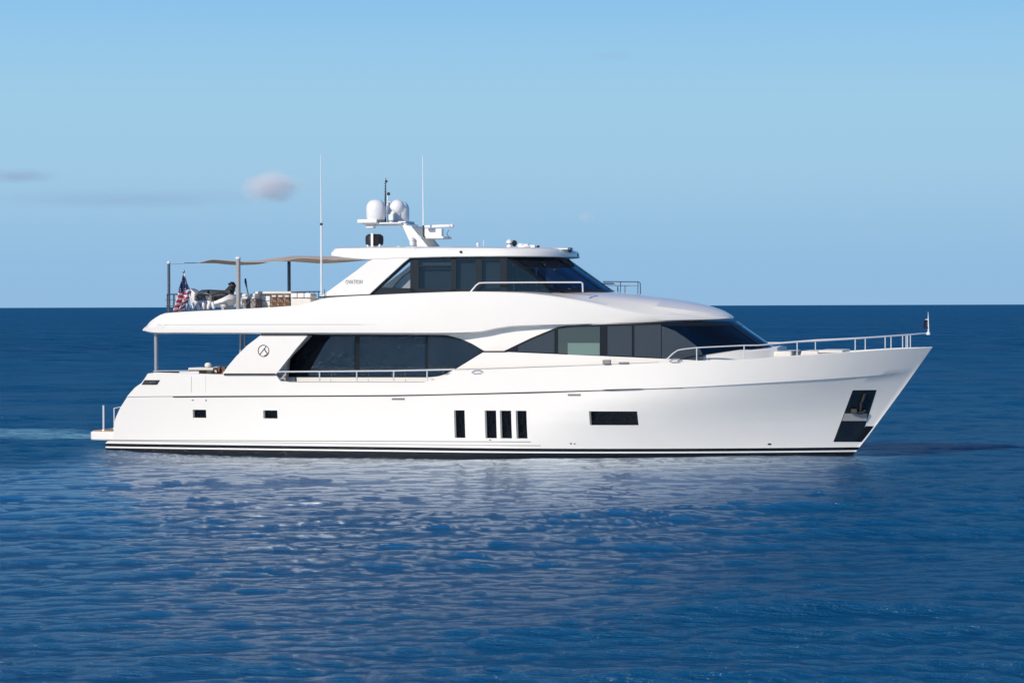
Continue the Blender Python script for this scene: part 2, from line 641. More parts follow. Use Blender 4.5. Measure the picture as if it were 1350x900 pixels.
    col.inputs[6].default_value = (0.0, 0.070, 0.178, 1)
    col.inputs[7].default_value = (0.0, 0.112, 0.255, 1)
    c2 = t.nodes.new('ShaderNodeMix')
    c2.data_type = 'RGBA'
    t.links.new(math_('MULTIPLY', wake, 1.0, True), c2.inputs[0])
    t.links.new(col.outputs[2], c2.inputs[6])
    c2.inputs[7].default_value = (0.22, 0.50, 0.64, 1)
    c3 = t.nodes.new('ShaderNodeMix')
    c3.data_type = 'RGBA'
    t.links.new(foam, c3.inputs[0])
    t.links.new(c2.outputs[2], c3.inputs[6])
    c3.inputs[7].default_value = (0.7, 0.74, 0.76, 1)
    t.links.new(c3.outputs[2], b.inputs['Base Color'])
    # ripples too small for the mesh
    mp2 = t.nodes.new('ShaderNodeMapping')
    mp2.inputs['Rotation'].default_value = (0, 0, R(12))
    mp2.inputs['Scale'].default_value = (0.42, 1.0, 1.0)
    t.links.new(geo.outputs['Position'], mp2.inputs['Vector'])
    n1 = noise_(4.6, 5, mp2.outputs[0], 0.68)
    n2 = noise_(0.55, 3, mp2.outputs[0], 0.5)
    n3 = noise_(0.05, 3, mp2.outputs[0], 0.5)
    gust = math_('ADD', math_('MULTIPLY', n3, 0.5), 0.85)
    h = math_('ADD', math_('MULTIPLY', n1, 0.26), math_('MULTIPLY', n2, 0.30))
    h = math_('MULTIPLY', h, gust)
    lee_a = math_('SUBTRACT', 1.0, math_('POWER', math_('DIVIDE', math_('ABSOLUTE', math_('ADD', sep.outputs[0], 0.5)), 15.2), 4.0), True)
    lee_b = math_('SUBTRACT', 1.0, math_('DIVIDE', math_('SUBTRACT', math_('MULTIPLY', sep.outputs[1], -1.0), 3.0), 26.0), True)
    n4 = noise_(0.13, 6, mp2.outputs[0], 0.62)
    vl = t.nodes.new('ShaderNodeVectorMath')
    vl.operation = 'LENGTH'
    t.links.new(geo.outputs['Position'], vl.inputs[0])
    far = math_('DIVIDE', math_('SUBTRACT', vl.outputs['Value'], 90.0), 220.0, True)
    h = math_('ADD', h, math_('MULTIPLY', math_('MULTIPLY', n4, far), 2.6))
    lee_c = math_('MULTIPLY', math_('ADD', math_('MULTIPLY', sep.outputs[1], -1.0), 4.0), 0.2, True)
    lee_a = math_('MULTIPLY', lee_a, lee_c, True)
    lee_m = math_('MULTIPLY', lee_a, lee_b, True)
    lee_d = math_('SUBTRACT', 1.0, math_('DIVIDE', math_('SUBTRACT', math_('MULTIPLY', sep.outputs[1], -1.0), 3.0), 62.0), True)
    lee_r = math_('MULTIPLY', lee_a, lee_d, True)
    h = math_('MULTIPLY', h, math_('SUBTRACT', 1.0, math_('MULTIPLY', lee_m, 0.70)))
    # the short waves that the coarser far mesh cannot carry are given back as roughness
    rgh = math_('MULTIPLY', math_('ADD', 0.13, math_('MULTIPLY', far, 0.26)), math_('SUBTRACT', 1.0, math_('MULTIPLY', lee_r, 0.75)))
    t.links.new(rgh, b.inputs['Roughness'])
    bp = t.nodes.new('ShaderNodeBump')
    bp.inputs['Strength'].default_value = 1.0
    bp.inputs['Distance'].default_value = 1.0
    t.links.new(h, bp.inputs['Height'])
    t.links.new(bp.outputs[0], b.inputs['Normal'])
    # water body colour below, sky and boat mirrored above; a wind-roughened sea never turns into a full mirror at grazing angles
    out_n = [n for n in t.nodes if n.type == 'OUTPUT_MATERIAL'][0]
    df = t.nodes.new('ShaderNodeBsdfDiffuse')
    gls = t.nodes.new('ShaderNodeBsdfGlossy')
    gls.distribution = 'GGX'
    gls.inputs['Color'].default_value = (0.90, 0.96, 1.0, 1)
    fr = t.nodes.new('ShaderNodeFresnel')
    fr.inputs['IOR'].default_value = 1.42
    for inp in (df.inputs['Normal'], gls.inputs['Normal'], fr.inputs['Normal']):
        t.links.new(bp.outputs[0], inp)
    t.links.new(c3.outputs[2], df.inputs['Color'])
    for l in list(t.links):
        if l.to_node == b and l.to_socket.name == 'Roughness':
            t.links.new(l.from_socket, gls.inputs['Roughness'])
    mp3 = t.nodes.new('ShaderNodeMapping')
    mp3.inputs['Rotation'].default_value = (0, 0, R(5))
    mp3.inputs['Scale'].default_value = (0.16, 0.30, 1.0)
    t.links.new(geo.outputs['Position'], mp3.inputs['Vector'])
    sn = noise_(1.0, 7, mp3.outputs[0], 0.72)
    sn2 = noise_(0.12, 4, mp3.outputs[0], 0.6)
    streak = math_('ADD', 1.0, math_('MULTIPLY', far, math_('ADD', math_('MULTIPLY', math_('SUBTRACT', sn, 0.5), 5.0), math_('MULTIPLY', math_('SUBTRACT', sn2, 0.5), 1.2))))
    streak = math_('MAXIMUM', streak, 0.05)
    fm = math_('MINIMUM', fr.outputs[0], math_('ADD', math_('MULTIPLY', math_('SUBTRACT', 0.21, math_('MULTIPLY', far, 0.12)), streak), math_('MULTIPLY', lee_r, 0.60)))
    fm = math_('MULTIPLY', fm, math_('SUBTRACT', 1.0, math_('MAXIMUM', foam, math_('MULTIPLY', wake, 0.5))))
    ms = t.nodes.new('ShaderNodeMixShader')
    t.links.new(fm, ms.inputs[0])
    t.links.new(df.outputs[0], ms.inputs[1])
    t.links.new(gls.outputs[0], ms.inputs[2])
    t.links.new(ms.outputs[0], out_n.inputs['Surface'])
    t.nodes.remove(b)
    me.materials.append(m)
    return ob


sea = build_sea()

# ------------------------------------------------------------------ the yacht
yacht = thing('motor_yacht', 'long white three-deck motor yacht with dark window bands, under way on the sea', 'yacht')

# --- hull surface
STEM = [(P(px, py, 0).z, P(px, py, 0).x) for px, py in ((1085, 645), (1123, 602), (1145, 574), (1190, 513), (1229, 458), (1236, 449))]
STERN = [(P(px, py, -3.1).z, P(px, py, -3.1).x) for px, py in
         ((140, 640), (138, 582), (149, 579.5), (149.3, 567), (152, 553), (160, 537), (171, 521), (182, 509.5), (192, 503), (194, 500), (194.5, 496), (198, 493))]
STEM.sort()
STERN.sort()


def xe(z): return lin(STEM, z)
def xs(z): return lin(STERN, z)


KN_PX = [(140, 523), (228, 522), (520, 520.5), (700, 516.5), (900, 510.5), (1000, 505), (1098, 499), (1160, 494.5), (1222, 489)]
SH_PX = [(194, 493), (206, 491.5), (290, 494), (364, 495), (370, 503), (380, 503.6), (560, 503.6), (580, 500), (600, 489), (640, 488), (880, 478), (920, 476),
         (985, 474.5), (1051, 469), (1113, 465), (1175, 460.5), (1228, 458)]


KZF = []


def zkf(x):
    return KZF[0](x) if KZF else 2.15 + max(0, (x + 4)) * 0.045


def bh(x, z, over=0.0):
    """half breadth of the hull"""
    zk = zkf(x)
    w = max(0.0, min(1.0, z / zk))
    ww = w ** 1.45
    E = 13.5 + (9.6 - 13.5) * ww
    p = 1.75 + (2.25 - 1.75) * ww
    B = 3.10 + 0.25 * min(1.0, max(0, z + 0.5) / 2.6) + (min(0.0, z) * 0.25)
    u = max(0.0, xe(z) - x)
    q = max(0.0, 1 - u / E)
    b = B * (1 - q ** p)
    if x < -8:
        b *= 1 - 0.055 * ((-8 - x) / 7.5) ** 2
    if z > zk - 1e-4:
        b += 0.045 * max(0.0, min(1.0, (xe(z) - x) / 2.5)) + 0.05 * (z - zk)
    return max(0.02 if over == 0 else 0.0, b) + over


def hs_(off=0.0):
    return lambda x, z: -bh(x, z) - off


def line_xz(pts, yf=hs_()):
    return sorted([(S(a, b, yf).x, S(a, b, yf).z) for a, b in pts])


KN = line_xz(KN_PX)
SH = line_xz(SH_PX)
HW = []  # window openings x0,x1,z0,z1
for (a, b, t, bo) in ((254, 272, 539.8, 550.6), (347, 366, 541.6, 552.4), (598.5, 613.5, 540.5, 577), (639, 655, 541, 577.5),
                      (659, 675, 541, 577.5), (680, 695.5, 541, 577.5), (776.5, 842, 541.5, 560.2)):
    p, q = S(a, t, hs_()), S(b, bo, hs_())
    HW.append([p.x, q.x, q.z, p.z])
for g in (3, 4, 5):
    HW[g][2], HW[g][3] = HW[2][2], HW[2][3]
HW[1][2], HW[1][3] = HW[0][2], HW[0][3]
HW[6][3] = HW[2][3]


def kz(x): return smo(KN, x)
def sz(x): return lin(SH, x)


KZF.append(kz)


xa, xb = HW[0][0] - 0.6, 8.0
Z_FIX = sorted(set([-0.9, -0.3, 0.0, 0.10, 0.18, 0.235, 0.345, 0.43, 0.46] +
                   [0.62, HW[2][2], HW[6][2], HW[0][2], HW[0][3], HW[2][3]] + [0.62 + 0.0]))
print('window z', HW)
nU1, nU2 = 5, 5


def hull_cols():
    c = [('a', i / 14) for i in range(14)]
    xx = sorted([xa, xb] + [w[0] for w in HW] + [w[1] for w in HW] + [SH[4][0], SH[5][0]] )
    mids = []
    for a, b in zip(xx, xx[1:]):
        if b - a < 1e-3:
            continue
        n = max(1, int(math.ceil((b - a) / 0.45)))
        mids += [a + (b - a) * i / n for i in range(n)]
    c += [('m', x) for x in mids]
    c += [('b', (i / 30.0)) for i in range(31)]
    return c


def col_x(c, z):
    k, v = c
    if k == 'm':
        return v
    if k == 'a':
        return xs(z) + (xa - xs(z)) * v
    v = 1 - (1 - v) ** 1.35
    return xb + (xe(z) - xb) * v


NR = len(Z_FIX) + nU1 + nU2 + 1


def hull_pt(c, r):
    z = 1.0
    nf = len(Z_FIX)
    if r < nf:
        z = Z_FIX[r]
        x = col_x(c, z)
        return Vector((x, -bh(x, z), z)), z
    x = col_x(c, 2.5)
    for _ in range(12):
        if r < nf + nU1:
            z = Z_FIX[-1] + (kz(x) - 0.012 - Z_FIX[-1]) * (r - nf + 1) / nU1
        elif r == nf + nU1:
            z = kz(x) + 0.004
        else:
            z = kz(x) + 0.01 + (sz(x) - kz(x) - 0.01) * (r - nf - nU1) / nU2
        x = 0.5 * x + 0.5 * col_x(c, z)
    up = r >= nf + nU1
    b = bh_k(x, z, up)
    return Vector((x, -b, z)), z


def bh_k(x, z, up):
    b = bh(x, z)
    # put the ledge exactly on the knuckle line
    zk = zkf(x)
    led = 0.045 * max(0.0, min(1.0, (xe(z) - x) / 2.5))
    if z > zk - 1e-4:
        b -= led + 0.05 * (z - zk)
    if up:
        b += led + 0.03 * max(0, z - kz(x))
    return b


def build_hull():
    cols = hull_cols()
    mb = MB()
    G = [[hull_pt(c, r)[0] for r in range(NR)] for c in cols]
    vv, ff, mm = [], [], []
    jm = []
    idx = {}
    for i, col in enumerate(G):
        for r, p in enumerate(col):
            idx[i, r] = len(vv)
            vv.append(p)
    for i in range(len(cols) - 1):
        for r in range(NR - 1):
            a, b, c, d = idx[i, r], idx[i + 1, r], idx[i + 1, r + 1], idx[i, r + 1]
            cx = (vv[a].x + vv[c].x) / 2
            cz = (vv[a].z + vv[c].z) / 2
            hole = any(w[0] < cx < w[1] and w[2] < cz < w[3] for w in HW) and r < len(Z_FIX) and cols[i][0] == 'm'
            if hole:
                continue
            mi = 0
            if cz < 0.18 or (0.235 < cz < 0.345):
                mi = 1
            elif 0.43 < cz < 0.46 and cx < 2.0:
                mi = 2
            ff.append((a, b, c, d))
            mm.append(mi)
    mb.add(vv, ff, mm)
    # jambs of the openings
    for w in HW:
        for (p, q) in (((w[0], w[2]), (w[0], w[3])), ((w[0], w[3]), (w[1], w[3])), ((w[1], w[3]), (w[1], w[2])), ((w[1], w[2]), (w[0], w[2]))):
            a = Vector((p[0], -bh(*p), p[1]))
            b = Vector((q[0], -bh(*q), q[1]))
            dd = Vector((0, 0.14, 0))
            mb.add([a, b, b + dd, a + dd], [(0, 1, 2, 3)], 3)
    # cap and inner bulwark
    rows = []
    for i, c in enumerate(cols):
        p = G[i][-1]
        t = 0.16
        y_in = min(-0.0, p.y + t)
        x = p.x
        zd = 1.95 if x < S(590, 490, -3.3).x else min(sz(x) - 0.28, 3.4)
        if p.y > -0.4:
            zd = p.z - 0.02
        y_dn = -max(0.0, min(-y_in, bh_k(x, zd, zd > kz(x)) - 0.14))
        rows.append([p, Vector((x, p.y + 0.03, p.z + 0.02)), Vector((x, y_in - 0.03 if y_in < -0.05 else y_in, p.z + 0.02)), Vector((x, y_in, p.z)), Vector((x, y_dn, zd)), Vector((x, 0, zd))])
    mb.grid(rows, 0)
    # transom and bottom close
    mb.grid([[p for p in G[0]], [Vector((p.x - 0.0, 0, p.z)) for p in G[0]]], 0)
    mb.weld()
    return mb.build('hull', [M['gel'], M['black'], M['cove'], M['trimgrey']], yacht, sharp=30)


hull = build_hull()
hull['label'] = 'white hull with twin black boot stripes'


def H(px, py, off=0.0):
    return S(px, py, lambda x, z: -bh_k(x, z, z > kz(x)) - off)


def patch(mb, c, off, nx=6, ny=6, thick=0.02, mi=0):
    """c: four traced corners (tl, tr, br, bl) wrapped on the hull"""
    out = []
    for i in range(nx + 1):
        u = i / nx
        row = []
        for j in range(ny + 1):
            v = j / ny
            tx = c[0][0] + (c[1][0] - c[0][0]) * u
            ty = c[0][1] + (c[1][1] - c[0][1]) * u
            bx = c[3][0] + (c[2][0] - c[3][0]) * u
            by = c[3][1] + (c[2][1] - c[3][1]) * u
            row.append(H(tx + (bx - tx) * v, ty + (by - ty) * v, off))
        out.append(row)
    inn = [[p + Vector((0, thick, 0)) for p in r] for r in out]
    mb.solid(out, inn, mi)


def hull_window(w, name, label=None):
    m = MB()
    n = 4
    rows = []
    for i in range(n + 1):
        x = w[0] - 0.02 + (w[1] - w[0] + 0.04) * i / n
        rows.append([Vector((x, -bh(x, z) + 0.11, z)) for z in (w[2] - 0.02, w[3] + 0.02)])
    m.solid(rows, [[p + Vector((0, 0.02, 0)) for p in r] for r in rows])
    m.mirror()
    o = m.build(name, M['hullglass'], hull, origin=(w[0], 0, w[2]))
    f = MB()
    for a, b in (((w[0], w[2]), (w[0] + 0.045, w[3])),):
        pts = [(w[0] - .001, w[2]), (w[0] + 0.05, w[2]), (w[0] + 0.05, w[3]), (w[0] - .001, w[3])]
        f.add([(x, -bh(x, z) + 0.02, z) for x, z in pts] + [(x, -bh(x, z) + 0.10, z) for x, z in pts],
              [(0, 1, 2, 3), (7, 6, 5, 4), (0, 4, 5, 1), (1, 5, 6, 2), (2, 6, 7, 3), (3, 7, 4, 0)])
    f.mirror()
    f.build('window_frame', M['trimgrey'], o, origin=(w[0], 0, w[2]))
    return o


for w in HW[:2]:
    hull_window(w, 'porthole')
for w in HW[2:]:
    hull_window(w, 'hull_window')

# rub rail along the knuckle
m = MB()
pts = [H(px, lin(KN_PX, px) + 0.4, 0.02) for px in range(228, 905, 12)]
out = []
for i, p in enumerate(pts):
    hgt = 0.032 * (1.0 if p.x < 2 else max(0.25, 1 - (p.x - 2) / 7))
    out.append([p + Vector((0, 0, -hgt)), p + Vector((0, -0.02, 0)), p + Vector((0, 0, hgt))])
m.solid(out, [[q + Vector((0, 0.06, 0)) for q in r] for r in out])
m.mirror().build('rub_rail', M['rubber'], hull)
# spray rail low on the hull, boarding gate seams, fittings
m = MB()
m.tube([H(px, 580.0 + (px - 180) * 0.0042, 0.004) for px in range(140, 701, 20)], 0.012, 6)
m.mirror().build('spray_rail', M['trimgrey'], hull)
m = MB()
m.tube([H(252.3, y, 0.0) for y in range(496, 519, 3)], 0.007, 6)
m.build('gate_seam', M['trimgrey'], hull)
m = MB()
m.tube([H(271.3, y, 0.0) for y in range(496, 519, 3)], 0.004, 6)
m.build('gate_seam', M['trimgrey'], hull)
for px, py, w_, h_ in ((254, 527.4, 2.4, 1.2), (271.5, 527.6, 1.2, 2.4), (1014.5, 585.3, 4.5, 2.2), (752.5, 584.5, 2.4, 1.6), (757.5, 584.8, 2.4, 1.2), (646, 579.5, 3, 1.0)):
    m = MB()
    patch(m, [(px - w_ / 2, py - h_ / 2), (px + w_ / 2, py - h_ / 2), (px + w_ / 2, py + h_ / 2), (px - w_ / 2, py + h_ / 2)], 0.012, 1, 1, 0.05)
    m.mirror().build('drain_outlet', M['rubber'], hull, origin=H(px, py), bevel=0.004)
for px, py in ((525, 525.8), (757, 520.4)):
    m = MB()
    patch(m, [(px - 8.5, py - 1.4), (px + 8.5, py - 1.4), (px + 8.5, py + 1.2), (px - 8.5, py + 1.2)], 0.02, 3, 1, 0.04)
    for k in range(7):
        patch(m, [(px - 7.6 + k * 2.3, py - 0.8), (px - 6.4 + k * 2.3, py - 0.8), (px - 6.4 + k * 2.3, py + 0.6), (px - 7.6 + k * 2.3, py + 0.6)], 0.026, 1, 1, 0.02, 1)
    m.mirror().build('vent_grille', [M['cove'], M['rubber']], hull, origin=H(px, py))
# dark mooring slot under the quarter
m = MB()
patch(m, [(190.5, 500.8), (211, 500.8), (207, 507), (186.6, 507)], 0.012, 5, 2, 0.10)
o = m.mirror().build('mooring_slot', M['rubber'], hull, origin=H(200, 504))
m = MB()
m.tube([H(197, 504.0, 0.04), H(206, 503.4, 0.04)], 0.04, 8)
m.tube([H(199, 506.0, 0.04), H(199, 503, 0.04)], 0.03, 8)
m.mirror().build('cleat', M['darksteel'], o, origin=H(200, 504))

# anchor pocket of black polished steel
m = MB()
patch(m, [(1124.2, 514.2), (1155.6, 513.8), (1134, 582.2), (1098.6, 582.2)], 0.008, 8, 14, 0.03)
pocket = m.mirror().build('anchor_pocket', mat('black_steel_plate', (0.008, 0.010, 0.013), 0.2, ior=1.7), hull, origin=H(1125, 550))
m = MB()
patch(m, [(1113.5, 545), (1143.4, 545), (1142.4, 554.6), (1109.8, 554.6)], 0.06, 5, 3, 0.07)
m.mirror().build('anchor_shelf', M['pillar'], pocket, origin=H(1125, 550))
m = MB()
m.tube([H(1134.5, 543, 0.10), H(1135.5, 530, 0.10)], 0.045, 8)
m.tube([H(1128, 541.5, 0.10), H(1131, 544, 0.14), H(1136, 544.5, 0.14), H(1141, 541, 0.10)], 0.05, 8)
m.tube([H(1140.5, 519, 0.07), H(1137, 529, 0.07)], 0.05, 8)
m.box(H(1126, 541.5, 0.10), (0.20, 0.12, 0.14))
m.mirror().build('anchor', M['rubber'], pocket, origin=H(1134, 540))
m = MB()
patch(m, [(1141.5, 561.5), (1152.2, 561.5), (1136.0, 582.2), (1127, 582.2)], 0.010, 5, 8, 0.03)
m.mirror().build('stem_guard', M['black'], hull, origin=H(1138, 572))

# swim platform
ax0, ax1 = P(118.5, 574, -2.7).x, P(152, 574, -3.0).x
zt_, zb_ = P(135, 568.6, -2.9).z, P(135, 580, -2.9).z
m = MB()
pl = [(ax1 + 0.5, -3.02), (ax0 + 0.35, -3.0), (ax0 + 0.1, -2.85), (ax0, -2.55), (ax0 - 0.05, 0)]
pl = pl + [(x, -y) for x, y in pl[-2::-1]]
m.add([(x, y, zb_) for x, y in pl] + [(x, y, zt_) for x, y in pl],
      [tuple(range(len(pl))), tuple(range(2 * len(pl) - 1, len(pl) - 1, -1))] +
      [(i, i + len(pl), (i + 1) % len(pl) + len(pl), (i + 1) % len(pl)) for i in range(len(pl))])
plat = m.build('swim_platform', M['gel'], yacht, bevel=0.05, origin=(ax0, 0, zb_))
m = MB()
m.box(((ax0 + ax1) / 2 + 0.0, 0, zt_ + 0.015), (ax1 - ax0 - 0.25, 5.3, 0.03))
m.build('teak_top', M['teak'], plat, origin=(ax0, 0, zt_))
for (px, y, rr) in ((136.5, -2.6, 0.032), (150.5, -1.4, 0.02)):
    for sgn in (1, -1):
        b0 = P(px, 568, y)
        b0.z = zt_
        tp = P(px, 534 if y < -2 else 538, y)
        m = MB()
        m.tube([(b0.x, y * sgn, b0.z), (b0.x, y * sgn, tp.z)], rr, 8)
        m.lathe((b0.x, y * sgn, b0.z + 0.02), [(0.06, 0), (0.05, 0.03)], 12)
        if y > -2:
            m.tube([(b0.x, y * sgn, tp.z), (b0.x + 0.25, y * sgn, tp.z + 0.05), (b0.x + 0.4, y * sgn, b0.z + 0.5)], rr, 8)
        m.build('stanchion', M['steel'], plat, origin=(b0.x, y * sgn, b0.z))

# ------------------------------------------------------------------ main deck
m = MB()
dx0, dx1 = xs(1.965) + 0.2, S(1150, 470, hs_()).x
n = 50
rows = []
for i in range(n + 1):
    x = dx0 + (dx1 - dx0) * i / n
    z = 1.965 if x < S(590, 490, -3.3).x else min(sz(x) - 0.26, 3.42)
    b = max(0.05, bh(x, z) - 0.24)
    rows.append([Vector((x, -b, z)), Vector((x, b, z))])
m.solid(rows, [[p - Vector((0, 0, .01)) for p in r] for r in rows])
m.build('main_deck', mat('pale_deck', (0.68, 0.66, 0.62), 0.7, var=(4, 0.05)), yacht)

Y_SAL = -2.62


def y_fwd(x, z):
    # side of the forward deckhouse, drawing in towards the windscreen
    x0 = 3.0
    t = max(0.0, (x - x0) / 7.0)
    return -(2.98 - 0.42 * t ** 1.6) - 0.012 * (z - 3)


X600 = P(600, 480, -3.2).x


def y_sal(x, z):
    # the salon side swings outboard at its forward end
    a, b = P(560, 460, -2.7).x, P(650, 460, -3.0).x
    t = max(0.0, min(1.0, (x - a) / (b - a)))
    t = t * t * (3 - 2 * t)
    return Y_SAL - 0.045 * (z - 3.3) * (1 - t) + (y_fwd(x, z) - 0.0 - Y_SAL) * t


# salon / deckhouse wall (white), from the wing to the windscreen
m = MB()
top = [(385, 432), (640, 430), (700, 428.5), (760, 427.5), (870, 425.5)]
bot = [(385, 515), (560, 515), (640, 506), (870, 492)]
strip(m, top, bot, lambda x, z: y_sal(x, z), 0.08, 8, 6)
wall_ = m.mirror().build('deckhouse_wall', M['gel'], yacht)
# aft bulkhead of the salon with its dark glass doors
xw = P(388, 470, Y_SAL).x
m = MB()
m.box((xw + 0.05, 0, 3.2), (0.06, 5.2, 2.5))
bulk = m.build('aft_bulkhead', M['darkglass'], yacht, origin=(xw, 0, 2))

# outboard skin carrying the sweep up to the pinch between the windows
m = MB()
top = [(558, 503.0), (575, 497.5), (590, 491.5), (602, 485.5), (615, 477.5), (628, 469.5), (638, 463.6), (668, 463.9), (740, 467), (830, 470.8), (905, 474.2), (935, 476)]
bot = [(558, 504.5), (600, 497), (640, 492), (740, 488), (905, 481), (935, 480)]
strip(m, top, bot, lambda x, z: y_fwd(x, z) - 0.10, 0.10, 6, 4, curve=lin)
m.mirror().build('side_coaming', M['gel'], yacht, bevel=0.015)

# band that frames the salon glass and its panes
m = MB()
gt = [(372, 440.6), (585, 441.6), (600, 444.6), (618, 451), (638.5, 462.6)]
gb = [(372, 497), (560, 497), (577, 495.6), (592, 490.3), (606, 483.4), (622, 473.5), (638.5, 463.4)]
strip(m, gt, gb, lambda x, z: y_sal(x, z) - 0.02, 0.05, 5, 4, curve=smo)
sal = m.mirror().build('salon_window', M['frame'], yacht)
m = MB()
strip(m, *quad(375, 434, 442.5, 496), lambda x, z: y_sal(x, z) - 0.036, 0.02, 8, 3)  # black patch paints the wing's shade on the aft salon glass
m.mirror().build('wing_shade_patch', M['wingshade'], sal, origin=P(380, 470, Y_SAL))
for a, b in ((407, 467.6), (474.5, 561), (564.5, 632)):
    m = MB()
    xs_l = [a] + [x for x in range(int(a) + 6, int(b) - 3, 8)] + [b]
    top = [(x, smo(gt, x) + (2.6 if x < 600 else 1.6)) for x in xs_l]
    bot = [(x, smo(gb, x) - 1.4) for x in xs_l]
    if a == 407:
        top = [(x, max(443.2, 491.0 - (x - 407) * 1.78)) for x in xs_l]  # slanted edge of the painted wing shade
    strip(m, top, bot, lambda x, z: y_sal(x, z) - 0.05, 0.028, 8, 3)
    m.mirror().build('pane', M['darkglass'], sal, origin=P(a, 470, Y_SAL))

# forward window band
m = MB()
ft = [(664, 462.7), (680, 455), (700, 445.5), (720, 437.2), (735, 431), (752, 428.6), (860, 425.6), (872, 425.4)]
fb = [(664, 463.9), (740, 467), (830, 470.8), (872, 472.8)]
strip(m, ft, fb, lambda x, z: y_fwd(x, z) - 0.03, 0.05, 5, 4)
fwd = m.mirror().build('forward_window', M['frame'], yacht)
# thin dark line linking the two bands
m = MB()
strip(m, *quad(636, 668, 462.4, 464.3), lambda x, z: y_fwd(x, z) - 0.11, 0.03, 6, 2)
m.mirror().build('link_stripe', M['frame'], yacht)


def fpane(a, b, mm, parent=fwd, t=None, bt=None, off=0.055, name='pane', yf=y_fwd):
    m_ = MB()
    xl = [a] + [x for x in range(int(a) + 5, int(b) - 3, 8)] + [b]
    top = [(x, (lin(ft, x) + 2.8 if t is None else t)) for x in xl]
    bot = [(x, (lin(fb, x) - 1.5 if bt is None else bt)) for x in xl]
    strip(m_, top, bot, lambda x, z: yf(x, z) - off, 0.03, 8, 3)
    return m_.mirror().build(name, mm, parent, origin=P(a, 450, -3))


fpane(683, 731, M['greyglass'])
pg = fpane(736, 791, M['greenglass'])
b_ = MB()
strip(b_, *quad(748.5, 790.5, 452, 467.4, 452, 468.2), lambda x, z: y_fwd(x, z) - 0.064, 0.01, 8, 2)
b_.mirror().build('lower_blind', M['paleglass'], pg, origin=P(748, 460, -3))
fpane(801, 833, M['greyglass'])
fpane(836.5, 871.5, M['greyglass'])


# lower windscreen: raked wrap-round glass
def curve_pts(px, py, y0, bulge, n=24, power=2.2):
    c = P(px, py, y0)
    res = []
    for i in range(n + 1):
        y = y0 + (-2 * y0) * i / n
        res.append(Vector((c.x + bulge * (1 - abs(y / y0) ** power), y, c.z)))
    return res


def screen(topc, botc, n_rows, off=0.0, thick=0.03, sel=None, us=(0, 1), vs_=(0, 1)):
    n_ = len(topc) - 1
    i0, i1 = int(round(us[0] * n_)), int(round(us[1] * n_))
    out = []
    for i in range(i0, i1 + 1):
        a, b = topc[i], botc[i]
        row = []
        for k in range(n_rows + 1):
            v = vs_[0] + (vs_[1] - vs_[0]) * k / n_rows
            row.append(a.lerp(b, v))
        out.append(row)

    def shift(g, d):
        res = []
        for i in range(len(g)):
            r_ = []
            for k in range(len(g[0])):
                du = g[min(i + 1, len(g) - 1)][k] - g[max(i - 1, 0)][k]
                dv = g[i][min(k + 1, len(g[0]) - 1)] - g[i][max(k - 1, 0)]
                nn = du.cross(dv).normalized()
                if nn.x < 0:
                    nn = -nn
                r_.append(g[i][k] + nn * d)
            res.append(r_)
        return res
    return shift(out, off), shift(out, off - thick)


LT = curve_pts(858, 424.5, -2.86, 2.55, 36)
LB = curve_pts(925, 478.5, -2.50, 2.9, 36)
# side triangle between the band and the raked pillar
m = MB()
strip(m, [(871, 429), (890, 436), (905, 446), (922, 459), (926, 466)], [(871, 473), (926, 476)],
      lambda x, z: min(y_fwd(x, z), -2.50) - 0.02, 0.05, 6, 3)
m.mirror().build('quarter_window', M['greyglass'], fwd, origin=P(880, 450, -2.8))
m = MB()
m.solid(*screen(LT, LB, 8, 0, 0.05, vs_=(0, 0.10)))
m.solid(*screen(LT, LB, 8, 0, 0.05, vs_=(0.92, 1.0)))
lws = m.build('lower_windscreen', M['frame'], yacht)
for u in (0.0, 0.333, 0.639, 0.972):
    m = MB()
    m.solid(*screen(LT, LB, 8, 0.015, 0.06, us=(u, u + 0.028)))
    m.build('windscreen_pillar', M['frame'], lws)
for u0, u1 in ((0.028, 0.333), (0.361, 0.639), (0.667, 0.972)):
    m = MB()
    m.solid(*screen(LT, LB, 6, -0.01, 0.012, us=(u0, u1), vs_=(0.06, 0.97)))
    m.build('pane', M['lowglass'], lws)
# helm interior behind the glass
m = MB()
m.box((P(880, 450, -2.5).x - 0.5, 0, 3.9), (0.08, 5.0, 1.5))
m.build('wheelhouse_bulkhead', M['inter'], yacht, origin=(6, 0, 3.5))
m = MB()
m.box((P(930, 470, -2.2).x, 0, 3.35), (1.6, 4.2, 0.35))
m.build('wheelhouse_dash', M['canvas'], yacht, origin=(7, 0, 3.4))
# forward end of the deckhouse under the lower windscreen: white coachroof
m = MB()
rows = []
cb = [P(925, 476, -2.55)]
xl0, xl1 = P(905, 476, -2.6).x, P(1020, 463, -2.0).x
for i in range(25):
    t = i / 24
    x = xl0 + (xl1 - xl0) * t
    wd = 2.62 * (1 - t ** 2.4 * 0.55)
    zc = (P(925, 471.5, -2.3).z + (P(1040, 462.2, -1.8).z - P(925, 471.5, -2.3).z) * min(1, t * 1.7)) + 0.02 * math.sin(t * 3)
    if t > 0.7:
        zc += (t - 0.7) * 0.3
    rows.append([Vector((x, y * wd, zz)) for y, zz in ((-1, 2.6), (-1, zc - 0.05), (-0.96, zc), (0, zc + 0.05), (0.96, zc), (1, zc - 0.05), (1, 2.6))])
m.grid(rows, close=True)
m.add(rows[0], [tuple(range(7))])
m.add(rows[-1], [tuple(range(7))])
m.build('coachroof', M['gel'], yacht, bevel=0.0)

